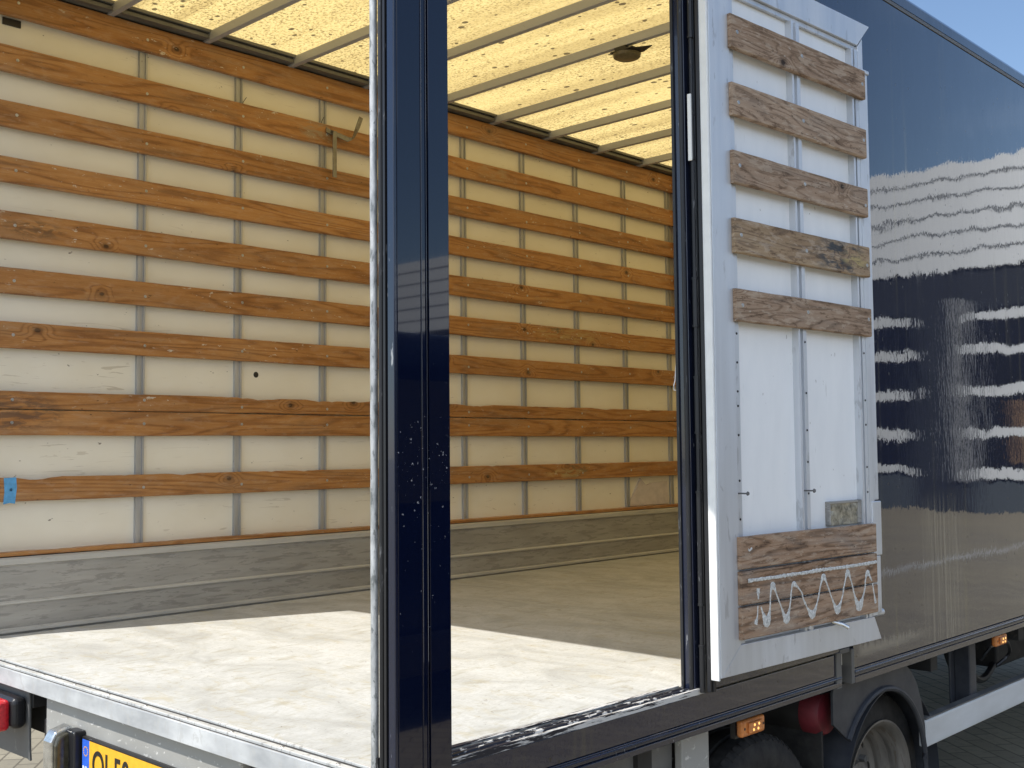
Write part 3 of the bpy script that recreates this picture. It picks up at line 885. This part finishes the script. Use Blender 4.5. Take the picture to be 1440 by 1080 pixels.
mb.tube(pts, 0.0014, 6); mb.build('door_catch', 'white_plastic', jb)

# outer side skin
mb = MB()
mb.box(-0.12, XR, 1.125, 1.83, 1.094, 3.335)
mb.box(-0.12, XR, 1.83, 1.925, 1.125, 3.335)
mb.box(-0.12, XR, 1.925, LEN + 0.06, 1.031, 3.335)
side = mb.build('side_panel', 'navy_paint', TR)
mb = MB(); mb.box(-0.12, -0.0875, 1.125, LEN + 0.06, 3.338, 3.352); mb.build('roof_trim', 'grey_steel', side, 0.001)
mb = MB(); mb.prism([(-0.13, 3.355), (-0.0885, 3.355), (-0.0885, 3.39), (-0.096, 3.403), (-0.13, 3.408)], 'y', 1.125, LEN + 0.06); mb.build('roof_rail', 'navy_paint', side)
mb = MB()
mb.box(-0.12, -0.0875, 1.925, LEN + 0.06, 1.010, 1.028)
mb.box(-0.12, -0.091, 1.925, LEN + 0.06, 1.003, 1.010)
mb.box(-0.12, -0.086, 1.925, LEN + 0.06, 0.982, 1.003)
mb.tube([(-0.0885, 1.925, 1.018), (-0.0885, LEN + 0.06, 1.018)], 0.0055, 8)
mb.build('front_lower_rail', 'navy_seal', side, 0.0015)
mb = MB()
mb.box(-0.125, -0.086, 1.805, 1.838, 0.982, 1.094)
mb.box(-0.125, -0.086, 1.905, 1.9245, 0.984, 1.094)
mb.box(-0.125, -0.092, 1.838, 1.905, 1.085, 1.10)
mb.build('gap_frame', 'grey_steel', side, 0.0015)
mb = MB(); mb.tube([(-0.13, 1.875, 1.09), (-0.13, 1.88, 1.03), (-0.135, 1.885, 0.985)], 0.008, 8); mb.box(-0.3, -0.16, 1.838, 1.905, 0.95, 1.09)
mb.build('gap_bracket', 'dark_steel', side)

# ------------------------------------------------------------------ side door, folded back along the body
ANG = rad(3.1)
# part mesh: its frame; local axes: x = outwards, y = along the door, z = up
mb = MB()
def mitre(pts, x0, x1):
    mb.prism(pts, 'x', x0, x1)
# stiles and rails with mitred corners
mitre([(-0.090, 1.137), (0.002, 1.214), (0.002, 3.034), (-0.090, 3.115)], -0.045, 0.0)
mitre([(-0.0895, 1.1365), (0.752, 1.1405), (0.712, 1.2125), (0.0025, 1.2135)], -0.045, -0.0005)
mitre([(-0.0895, 3.1155), (0.0025, 3.0345), (0.700, 3.034), (0.780, 3.1145)], -0.045, -0.0005)
mitre([(0.703, 1.215), (0.733, 1.215), (0.733, 3.062), (0.703, 3.032)], -0.045, -0.001)
# inner step trims
mb.box(-0.020, -0.006, 0.0025, 0.029, 1.214, 3.033)
mb.box(-0.020, -0.010, 0.029, 0.703, 3.018, 3.0335)
door = mb.build('side_door', 'alu_frame', TR, 0.0012)
door.matrix_parent_inverse = Matrix.Translation(TR.location).inverted()
door.location = (-0.02, 1.15, 0)
door.rotation_euler = (0, 0, -ANG)
def dpart(mb, name, mats, label=None, bevel=0.0, smooth=False):
    o = mb.build(name, mats, None, bevel, smooth)
    o.parent = door
    if label: o['label'] = label
    return o
mb = MB(); mb.box(-0.040, -0.022, 0.0, 0.703, 1.214, 3.034); dpart(mb, 'door_panel', 'door_sheet')
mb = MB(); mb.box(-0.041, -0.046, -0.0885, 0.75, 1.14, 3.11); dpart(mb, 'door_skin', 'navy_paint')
for (a, b) in ((0.318, 0.361), (0.662, 0.699)):
    mb = MB()
    mb.box(-0.022, -0.010, a, b, 1.214, 3.018)
    mb.box(-0.010, -0.0005, a, a + 0.010, 1.214, 3.018)
    mb.box(-0.010, -0.0005, b - 0.018, b, 1.214, 3.018)
    mb.mi = 1
    for z in (1.62, 1.70, 1.80, 1.90, 2.05):
        screw_head(mb, -0.0005, b - 0.009, z + random.uniform(-.02, .02), 0.0035)
    dpart(mb, 'door_upright', ['alu_frame', 'dark_steel'])
for z in (1.55, 1.655, 1.78, 1.86, 1.90, 1.98, 2.06):
    mb = MB(); screw_head(mb, -0.006, 0.018, z, 0.0035); dpart(mb, 'rivet_hole', 'dark_steel')
mb = MB(); mb.box(-0.034, -0.002, -0.0985, -0.0905, 1.130, 3.115); dpart(mb, 'edge_seal', 'white_plastic', bevel=0.002)
mb = MB(); mb.box(-0.036, -0.010, 0.737, 0.776, 1.575, 2.955)
mb.box(-0.036, -0.006, 0.735, 0.782, 2.955, 2.968)
dpart(mb, 'edge_strip', 'alu_frame', bevel=0.003)
mb = MB(); mb.box(-0.036, 0.002, 0.7135, 0.768, 1.402, 1.572); mb.box(-0.036, -0.001, 0.7135, 0.762, 1.222, 1.400)
dpart(mb, 'edge_cover', 'alu_frame', bevel=0.003)
DS = [(2.856, 2.952), (2.665, 2.759), (2.475, 2.566), (2.281, 2.378), (2.092, 2.182)]
for i, (z0, z1) in enumerate(DS):
    mb = MB()
    slat_mesh(mb, 0.0005, 0.014, -0.0045, 0.716 + random.uniform(-.004, .002), z0, z1, 0.0016, 0.014, 50 + i, 0.0, 0.003)
    mb.mi = 1
    for u_ in (0.022, 0.350, 0.700):
        screw_head(mb, 0.014, u_, (z0 + z1) / 2 + random.uniform(-.012, .012), 0.0060)
    dpart(mb, 'door_slat', ['stained_wood' if i == 3 else 'old_wood', 'screw'], 'weathered slat with dark grey paint remains' if i == 3 else None)
BS = [(1.4170, 1.504), (1.3210, 1.4110), (1.2285, 1.3150)]
for i, (z0, z1) in enumerate(BS):
    mb = MB()
    slat_mesh(mb, 0.0005, 0.014, -0.009, 0.710, z0, z1, 0.0015, 0.014, 60 + i, 0.0, 0.0025)
    bo = dpart(mb, 'door_board', 'board_wood', ['dark weathered top board of the door foot', 'board with a straight grey paint line', 'lowest board with white zigzag drips'][i])
def ribbon(mb, pts, w0, blobs=(), x0=0.0142, t=0.0012, sub=10, seed=1):
    P = []
    for i in range(len(pts) - 1):
        p0 = pts[max(i - 1, 0)]; p1 = pts[i]; p2 = pts[i + 1]; p3 = pts[min(i + 2, len(pts) - 1)]
        for k in range(sub):
            s = k / sub
            q = [0.5 * ((2 * p1[j]) + (-p0[j] + p2[j]) * s + (2 * p0[j] - 5 * p1[j] + 4 * p2[j] - p3[j]) * s * s + (-p0[j] + 3 * p1[j] - 3 * p2[j] + p3[j]) * s ** 3) for j in (0, 1)]
            P.append(q)
    P.append(list(pts[-1]))
    rows = []
    for i, q in enumerate(P):
        a = P[max(i - 1, 0)]; b = P[min(i + 1, len(P) - 1)]
        d = Vector((b[0] - a[0], b[1] - a[1])); d.normalize()
        nrm = Vector((-d.y, d.x))
        w_ = w0 * (0.75 + 0.7 * abs(mnoise.noise((i * 0.37, seed, 1))))
        for (bu, bz, br_, bw) in blobs:
            dd = math.hypot(q[0] - bu, q[1] - bz)
            w_ += bw * math.exp(-(dd / br_) ** 2)
        l = 1 + 0.5 * mnoise.noise((i * 0.9, seed, 4)); r = 1 + 0.5 * mnoise.noise((i * 0.9, seed, 8))
        rows.append([mb.bm.verts.new((x0, q[0] - nrm.x * w_ * l, q[1] - nrm.y * w_ * l)), mb.bm.verts.new((x0 + t, q[0] - nrm.x * w_ * .6 * l, q[1] - nrm.y * w_ * .6 * l)),
                     mb.bm.verts.new((x0 + t, q[0] + nrm.x * w_ * .6 * r, q[1] + nrm.y * w_ * .6 * r)), mb.bm.verts.new((x0, q[0] + nrm.x * w_ * r, q[1] + nrm.y * w_ * r))])
    for a, b in zip(rows, rows[1:]):
        for k in range(3): mb.face([a[k], a[k + 1], b[k + 1], b[k]])
Z1 = [(0.076, 1.310), (0.09, 1.283), (0.104, 1.264), (0.116, 1.286), (0.121, 1.309), (0.124, 1.339), (0.137, 1.362), (0.158, 1.327), (0.169, 1.309), (0.2, 1.262), (0.221, 1.308), (0.227, 1.338), (0.239, 1.358), (0.278, 1.331), (0.29, 1.306), (0.333, 1.261), (0.365, 1.303), (0.379, 1.338), (0.398, 1.364), (0.422, 1.33), (0.442, 1.295), (0.471, 1.26), (0.5, 1.299), (0.51, 1.326), (0.533, 1.365), (0.556, 1.329), (0.568, 1.297), (0.596, 1.257), (0.63, 1.306), (0.636, 1.335), (0.651, 1.355), (0.674, 1.329)]
bl = [(u_, z_, 0.021, 0.0105) for u_, z_ in ((0.104, 1.262), (0.2, 1.260), (0.333, 1.258), (0.471, 1.258), (0.596, 1.262))] + [(0.104, 1.285, 0.014, 0.005), (0.596, 1.28, 0.016, 0.006)] + [(u_, z_, 0.015, 0.0070) for u_, z_ in ((0.137, 1.364), (0.398, 1.366), (0.533, 1.368), (0.651, 1.358))] + [(0.245, 1.358, 0.012, 0.004)]
mb = MB()
ribbon(mb, Z1, 0.0036, bl)
ribbon(mb, [(0.050, 1.264), (0.059, 1.286), (0.062, 1.314)], 0.0025, [(0.053, 1.268, 0.013, 0.006)], seed=2)
ribbon(mb, [(0.065, 1.331), (0.066, 1.361)], 0.0035, [(0.066, 1.355, 0.012, 0.005)], seed=3)
ribbon(mb, [(0.677, 1.321), (0.694, 1.258)], 0.003, [(0.693, 1.264, 0.014, 0.003)], seed=4)
dpart(mb, 'zigzag_paint', 'drip_paint', 'white zigzag of dried paint across the two lowest boards')
mb = MB()
ribbon(mb, [(0.018 + 0.0688 * k, 1.3840 + random.uniform(-.0008, .0008)) for k in range(11)], 0.0055, seed=6)
ribbon(mb, [(0.022, 1.470), (0.030, 1.466), (0.040, 1.472)], 0.003, seed=7)
dpart(mb, 'paint_line', 'drip_paint', 'straight grey line of dried paint on the middle board')
# grimy light or handle box in the lower corner of the panel
mb = MB()
mb.box(-0.022, -0.006, 0.474, 0.665, 1.572, 1.580)
mb.box(-0.022, -0.006, 0.474, 0.482, 1.508, 1.572)
mb.box(-0.022, -0.006, 0.640, 0.661, 1.508, 1.580)
hb = dpart(mb, 'handle_box', 'alu_dull', bevel=0.002)
mb = MB()
n_ = 12
rows = [[mb.bm.verts.new((-0.010 + 0.006 * mnoise.noise((i * .7, j * .9, 3)), 0.482 + 0.158 * i / n_, 1.508 + 0.064 * j / 6)) for j in range(7)] for i in range(n_ + 1)]
for a, b in zip(rows, rows[1:]):
    for j in range(6): mb.face([a[j], a[j + 1], b[j + 1], b[j]])
dpart(mb, 'box_cover', 'grime_glass', smooth=True)
for u_, z_, r_ in ((0.014, 1.621, 0.006), (0.345, 1.618, 0.0065)):
    mb = MB()
    mb.tube([(-0.012, u_ - 0.003, z_), (0.022, u_, z_)], 0.0022, 8)
    mb.lathe([(0.022, r_), (0.0255, r_ * 0.8)], (0, u_, z_), 'x', 12)
    dpart(mb, 'loose_bolt', 'grey_steel')
mb = MB()
mb.tube([(-0.004, 0.468, 1.224), (0.020, 0.487, 1.216), (0.034, 0.497, 1.207)], 0.006, 10)
dpart(mb, 'latch_pin', 'chrome', smooth=True)
mb = MB(); mb.tube([(0.0, 0.325, 1.226), (0.012, 0.325, 1.2245)], 0.006, 6); dpart(mb, 'slat_clip', 'alu_frame')
mb = MB()
mb.tube([(-0.02, 0.745, 1.218), (-0.02, 0.792, 1.2185)], 0.011, 12)
dpart(mb, 'door_buffer', 'alu_frame', smooth=True)

# ------------------------------------------------------------------ rear lower parts
mb = MB(); mb.box(-1.633, -0.615, -0.028, 0.02, 0.62, 1.044)
bp_ = mb.build('rear_panel', 'bumper_paint', TR, 0.006)
mb = MB(); mb.box(-1.652, -1.635, -0.024, 0.03, 0.60, 0.972); mb.build('panel_edge_rubber', 'black_rubber', bp_, 0.004)
mb = MB(); mb.box(-2.55, -0.15, 0.03, 0.09, 0.90, 1.035); mb.build('rear_cross_beam', 'dark_steel', TR)
mb = MB(); mb.box(-0.605, -0.15, -0.01, 0.03, 0.94, 1.035); mb.build('lock_housing', 'dark_steel', TR, 0.006)
# number plate
PX = -1.372
mb = MB(); mb.box(PX, PX + 0.532, -0.043, -0.0285, 0.848, 0.972)
pl = mb.build('number_plate', 'plate_black', TR, 0.003)
mb = MB(); mb.box(PX + 0.047, PX + 0.526, -0.0445, -0.043, 0.855, 0.965); mb.build('plate_face', 'plate_yellow', pl)
mb = MB(); mb.box(PX + 0.006, PX + 0.0465, -0.0445, -0.043, 0.855, 0.965); mb.build('plate_band', 'plate_blue', pl)
def text_mesh(body, size, name, mat, par, loc, sx=1.0, bold=0.0):
    cu = bpy.data.curves.new(name, 'FONT'); cu.body = body; cu.size = size; cu.extrude = 0.0006; cu.offset = bold
    ob = bpy.data.objects.new(name, cu); C.objects.link(ob)
    dg = bpy.context.evaluated_depsgraph_get()
    me = bpy.data.meshes.new_from_object(ob.evaluated_get(dg))
    bpy.data.objects.remove(ob)
    me.transform(Matrix.Translation(Vector(loc)) @ Matrix.Rotation(rad(90), 4, 'X') @ Matrix.Diagonal((sx, 1, 1, 1)))
    o = bpy.data.objects.new(name, me); C.objects.link(o)
    me.materials.clear(); me.materials.append(M[mat])
    o.parent = par
    return o
text_mesh('OJ-50', 0.108, 'plate_lettering', 'plate_black', pl, (PX + 0.064, -0.0452, 0.872), 0.80, 0.0012)
text_mesh('NL', 0.028, 'country_code', 'white_plastic', pl, (PX + 0.009, -0.0452, 0.876), 0.9)
for k in range(12):
    a_ = 2 * math.pi * k / 12
    cx_, cz_ = PX + 0.026 + 0.012 * math.cos(a_), 0.935 + 0.012 * math.sin(a_)
    mb = MB(); mb.box(cx_ - .0016, cx_ + .0016, -0.0452, -0.0445, cz_ - .0016, cz_ + .0016); mb.build('flag_star', 'plate_yellow', pl)
# plate lamp
mb = MB()
mb.prism([(-0.105, 0.83), (-0.0285, 0.83), (-0.0285, 0.985), (-0.05, 0.992), (-0.092, 0.980), (-0.106, 0.955)], 'x', -1.478, -1.430)
pla = mb.build('plate_lamp', 'chrome', TR, 0.007, seg=3)
mb = MB(); mb.prism([(-0.098, 0.84), (-0.045, 0.84), (-0.045, 0.972), (-0.060, 0.978), (-0.090, 0.968), (-0.098, 0.946)], 'x', -1.430, -1.412)
mb.build('lamp_window', 'dark_glass', pla, 0.005)
mb = MB(); mb.box(-1.430, -1.378, -0.062, -0.0285, 0.82, 0.984); mb.build('lamp_foot', 'black_rubber', pla, 0.004)
# tail light bracket and lamp
mb = MB(); mb.prism([(-2.50, 1.044), (-1.763, 1.044), (-1.760, 0.90), (-1.757, 0.855), (-1.752, 0.830), (-1.768, 0.834), (-2.50, 0.822)], 'y', -0.022, -0.014)
lb = mb.build('light_bracket', 'grey_steel', TR, 0.002)
mb = MB(); mb.box(-1.764, -1.752, -0.014, 0.04, 0.985, 1.035); mb.build('bracket_stay', 'dark_steel', lb, 0.002)
mb = MB(); mb.box(-2.35, -1.772, -0.068, -0.0225, 0.925, 1.018)
tl = mb.build('tail_light', 'black_rubber', TR, 0.018, seg=4)
mb = MB(); mb.box(-2.34, -1.786, -0.110, -0.066, 0.922, 1.014); mb.build('red_lens', 'red_lens', tl, 0.014, seg=4)

# ------------------------------------------------------------------ running gear
mb = MB()
for x in (-0.85, -1.75):
    mb.box(x - 0.04, x + 0.04, 0.2, LEN, 0.74, 0.985)
for y in (0.9, 1.95, 2.7, 3.6, 4.6, 5.6):
    mb.box(-2.45, -0.16, y - 0.03, y + 0.03, 0.90, 0.985)
mb.box(-2.58, -0.13, 0.16, LEN, 0.986, 1.038)
mb.build('chassis', 'dark_steel', TR)
WC = [(1.515, 0.535), (2.285, 0.545)]
RW = 0.335
for (y, z) in WC:
    mb = MB(); mb.lathe([(-2.2, 0.045), (-0.45, 0.045)], (0, y, z), 'x', 16); mb.box(-1.85, -0.75, y - .05, y + .05, z, 0.76)
    mb.build('axle', 'dark_steel', TR)
def wheel(y, z, x_out, sgn):
    """x_out: outer sidewall plane, sgn +1 faces +x"""
    mb = MB()
    r = RW; w_ = 0.225
    prof = [(-0.030, 0.222), (-0.004, 0.236), (0.0, 0.255), (-0.002, 0.285), (-0.010, 0.312), (-0.022, 0.328), (-0.036, r)]
    prof += [(-0.075, r + 0.004), (-0.080, r - 0.006), (-0.088, r - 0.006), (-0.092, r + 0.005), (-0.110, r + 0.006)]
    prof += [(-w_ + 0.110, r + 0.006), (-w_ + 0.092, r + 0.005), (-w_ + 0.088, r - 0.006), (-w_ + 0.080, r - 0.006), (-w_ + 0.075, r + 0.004)]
    prof += [(-w_ + 0.036, r), (-w_ + 0.010, 0.312), (-w_, 0.265), (-w_ + 0.004, 0.236), (-w_ + 0.03, 0.222)]
    if sgn < 0: prof = [(-t, q) for t, q in prof]
    seg = 72
    mb.lathe(prof, (x_out, y, z), 'x', seg, cap=False)
    # shoulder blocks
    for k in range(60):
        a_ = 2 * math.pi * k / 60
        ca, sa = math.cos(a_), math.sin(a_)
        for (t0, t1, r0, r1) in ((-0.034, -0.014, 0.318, r + 0.003),):
            vs = []
            for t in (t0, t1):
                for rr in (r0, r1 if t == t0 else r1 - 0.016):
                    for da in (-0.028, 0.028):
                        c_, s_ = math.cos(a_ + da), math.sin(a_ + da)
                        vs.append(mb.bm.verts.new((x_out + sgn * t, y + rr * c_, z + rr * s_)))
            for q in ((0, 1, 3, 2), (4, 6, 7, 5), (0, 4, 5, 1), (2, 3, 7, 6), (0, 2, 6, 4), (1, 5, 7, 3)):
                mb.face([vs[i] for i in q])
    wh_ = mb.build('wheel', 'tyre_rubber', TR, smooth=True)
    mb = MB()
    pr_ = [(-0.20, 0.21), (-0.20, 0.218), (-0.018, 0.222), (-0.002, 0.238), (0.004, 0.240), (0.004, 0.234), (-0.010, 0.218), (-0.040, 0.205), (-0.060, 0.203), (-0.075, 0.190), (-0.110, 0.186), (-0.122, 0.172), (-0.122, 0.155), (-0.112, 0.130), (-0.112, 0.085), (-0.080, 0.080), (-0.075, 0.060), (-0.070, 0.0)]
    mb.lathe([(sgn * t, q) for t, q in pr_], (x_out, y, z), 'x', 56)
    rim = mb.build('rim', 'rim_steel', wh_, smooth=True)
    rim.matrix_parent_inverse = Matrix.Identity(4)
    for k in range(10):
        a_ = 2 * math.pi * (k + 0.3) / 10
        mb = MB(); mb.lathe([(-sgn * 0.1225, 0.019), (-sgn * 0.1215, 0.0185)], (x_out, y + 0.152 * math.cos(a_), z + 0.152 * math.sin(a_)), 'x', 12)
        mb.build('rim_hole', 'bronze_dark', wh_)
    for k in range(8):
        a_ = 2 * math.pi * k / 8
        mb = MB(); mb.lathe([(-sgn * 0.112, 0.013), (-sgn * 0.090, 0.012)], (x_out, y + 0.108 * math.cos(a_), z + 0.108 * math.sin(a_)), 'x', 6)
        mb.build('wheel_nut', 'grey_steel', wh_)
for (y, z) in WC:
    wheel(y, z, -0.185, 1)
    wheel(y, z, -2.42, -1)

# mudguard over the second wheel
mb = MB()
# arch: from the front foot up over the tyre and down to the rear foot
arch = [(2.505, 0.42), (2.505, 0.62)]
for k in range(0, 21):
    a_ = rad(8 + 134 * k / 20)
    arch.append((2.185 + 0.322 * math.cos(a_), 0.60 + 0.318 * math.sin(a_)))
outer = [(2.522, 0.42), (2.522, 0.62), (2.515, 0.74), (2.49, 0.83), (2.455, 0.90), (2.41, 0.95), (2.36, 0.978), (2.2, 0.979), (2.0, 0.979), (1.838, 0.979), (1.838, 0.86)]
poly_o = outer
poly_i = arch
# build as a strip between matched samples of the two outlines
def resample(P, n):
    L = [0]
    for a, b in zip(P, P[1:]): L.append(L[-1] + math.hypot(b[0] - a[0], b[1] - a[1]))
    out = []
    for k in range(n):
        t = L[-1] * k / (n - 1)
        i = max(j for j in range(len(L)) if L[j] <= t + 1e-9); i = min(i, len(P) - 2)
        s = (t - L[i]) / (L[i + 1] - L[i])
        out.append((P[i][0] + (P[i + 1][0] - P[i][0]) * s, P[i][1] + (P[i + 1][1] - P[i][1]) * s))
    return out
A_ = resample(poly_o, 40); B_ = resample(poly_i, 40)
for x0, x1 in ((-0.128, -0.120),):
    va = [[mb.bm.verts.new((x, p[0], p[1])) for p in A_] for x in (x0, x1)]
    vb = [[mb.bm.verts.new((x, p[0], p[1])) for p in B_] for x in (x0, x1)]
    for k in range(39):
        for s_ in (0, 1): mb.face([va[s_][k], va[s_][k + 1], vb[s_][k + 1], vb[s_][k]])
        mb.face([va[0][k], va[0][k + 1], va[1][k + 1], va[1][k]])
        mb.face([vb[0][k], vb[0][k + 1], vb[1][k + 1], vb[1][k]])
# rolled lip along the arch and the hood going inwards
mb.tube([(-0.118, p[0], p[1]) for p in B_], 0.010, 8)
fd = mb.build('mudguard', 'fender_plastic', TR, smooth=True)
mb = MB()
hd = [(2.285 + 0.362 * math.cos(rad(-10 + 190 * k / 24)), 0.545 + 0.362 * math.sin(rad(-10 + 190 * k / 24))) for k in range(25)]
vi = [[mb.bm.verts.new((x, p[0], p[1] + dz)) for p in hd] for x, dz in ((-0.129, 0), (-0.46, 0), (-0.46, 0.004), (-0.129, 0.004))]
for q in range(4):
    for k in range(24): mb.face([vi[q][k], vi[q][k + 1], vi[(q + 1) % 4][k + 1], vi[(q + 1) % 4][k]])
mb.build('guard_hood', 'fender_plastic', fd, smooth=True)
# mud flap and red canister between the wheels
mb = MB(); mb.box(-0.46, -0.175, 1.862, 1.872, 0.35, 0.862); mb.build('mud_flap', 'tyre_rubber', TR, 0.003)
mb = MB()
mb.lathe([(-0.60, 0.072), (-0.24, 0.074)], (0, 1.905, 0.878), 'x', 28); mb.build('tank', 'dark_steel', TR, smooth=True)
mb = MB()
mb.lathe([(-0.24, 0.076), (-0.195, 0.076), (-0.176, 0.066), (-0.168, 0.045), (-0.166, 0.0)], (0, 1.905, 0.878), 'x', 28)
mb.build('tank_cap', 'red_plastic', TR, smooth=True)
# grey brackets behind the rear corner
mb = MB(); mb.box(-0.17, -0.145, 1.045, 1.175, 0.60, 0.984); mb.build('support_plate', 'bumper_paint', TR, 0.004)
mb = MB(); mb.box(-0.24, -0.175, 0.60, 1.045, 0.62, 0.984); mb.build('tool_box', 'grey_steel', TR, 0.006)
# amber side lamps
def side_lamp(y, z, x, w_, h_):
    mb = MB(); mb.box(x - 0.035, x - 0.012, y - w_ / 2, y + w_ / 2, z - h_ / 2, z + h_ / 2)
    o = mb.build('side_lamp', 'amber_lens', TR, 0.009, seg=4)
    mb = MB(); mb.box(x - 0.0122, x - 0.004, y - w_ * 0.28, y + w_ * 0.28, z - h_ * 0.32, z + h_ * 0.32); mb.build('lamp_window', 'amber_lens', o, 0.006, seg=3)
    for dy in (-0.012, 0.012):
        for dz in (-0.006, 0.007):
            mb = MB(); mb.lathe([(x - 0.0045, 0.0045), (x - 0.0025, 0.003)], (0, y + dy + dz * 0.4, z + dz), 'x', 10)
            mb.build('light_diode', 'led_glow', o)
    for dy in (-1, 1):
        mb = MB(); mb.lathe([(x - 0.013, 0.0045), (x - 0.0115, 0.004)], (0, y + dy * w_ * 0.40, z), 'x', 10)
        mb.build('lamp_screw', 'dark_steel', o)
    mb = MB(); mb.box(x - 0.05, x - 0.035, y - w_ / 2 - 0.004, y + w_ / 2 + 0.004, z - h_ / 2 - .004, 0.984); mb.build('lamp_mount', 'black_rubber', o)
side_lamp(1.385, 0.938, -0.118, 0.125, 0.05)
side_lamp(3.215, 0.955, -0.085, 0.115, 0.045)
# side guard and hanger
mb = MB(); mb.box(-0.150, -0.120, 2.524, 5.6, 0.655, 0.752)
sg = mb.build('side_guard', 'white_paint', TR, 0.006)
mb = MB(); mb.box(-0.155, -0.1225, 2.53, 5.6, 0.753, 0.758); mb.build('guard_top', 'grey_steel', sg)
for y in (3.05, 4.75):
    mb = MB(); mb.box(-0.215, -0.152, y - 0.035, y + 0.03, 0.64, 0.985); mb.box(-0.225, -0.215, y - 0.07, y + 0.03, 0.64, 0.985); mb.build('guard_hanger', 'fender_plastic', TR, 0.004)
# hoses and a coupling hanging under the floor
def hose(pts, r):
    mb = MB()
    P = []
    for i in range(len(pts) - 1):
        p0 = Vector(pts[max(i - 1, 0)]); p1 = Vector(pts[i]); p2 = Vector(pts[i + 1]); p3 = Vector(pts[min(i + 2, len(pts) - 1)])
        for k in range(10):
            s = k / 10
            P.append(0.5 * ((2 * p1) + (-p0 + p2) * s + (2 * p0 - 5 * p1 + 4 * p2 - p3) * s * s + (-p0 + 3 * p1 - 3 * p2 + p3) * s ** 3))
    P.append(Vector(pts[-1]))
    mb.tube(P, r, 8)
    mb.build('hose', 'black_rubber', TR, smooth=True)
hose([(-0.45, 3.6, 0.97), (-0.45, 3.65, 0.80), (-0.5, 3.9, 0.66), (-0.55, 4.2, 0.60), (-0.6, 4.6, 0.72)], 0.017)
hose([(-0.5, 3.6, 0.96), (-0.55, 3.75, 0.76), (-0.62, 4.05, 0.62), (-0.7, 4.4, 0.66), (-0.75, 4.7, 0.84)], 0.014)
hose([(-0.12, 3.26, 0.93), (-0.16, 3.36, 0.915), (-0.2, 3.55, 0.89), (-0.22, 3.62, 0.83), (-0.26, 3.58, 0.78)], 0.008)
hose([(-0.35, 4.0, 0.97), (-0.33, 3.85, 0.90), (-0.33, 3.7, 0.84), (-0.36, 3.66, 0.78)], 0.007)
hose([(-0.3, 2.60, 0.86), (-0.28, 2.68, 0.74), (-0.3, 2.80, 0.66), (-0.4, 3.0, 0.64)], 0.012)
mb = MB(); mb.box(-0.75, -0.55, 4.35, 4.9, 0.62, 0.98); mb.box(-1.5, -1.0, 3.9, 5.2, 0.66, 0.95); mb.build('battery_box', 'dark_steel', TR, 0.01)
# landing drawbar so the front of the trailer stands on something
mb = MB(); mb.box(-1.85, -0.75, LEN - 0.9, LEN - 0.3, 0.5, 0.74); mb.build('turntable', 'dark_steel', TR, 0.01)
for (y, z) in ((LEN - 0.6, 0.535),):
    wheel(y, z, -0.185, 1); wheel(y, z, -2.42, -1)
mb = MB(); mb.lathe([(-2.2, 0.045), (-0.45, 0.045)], (0, LEN - 0.6, 0.535), 'x', 16); mb.build('axle', 'dark_steel', TR)
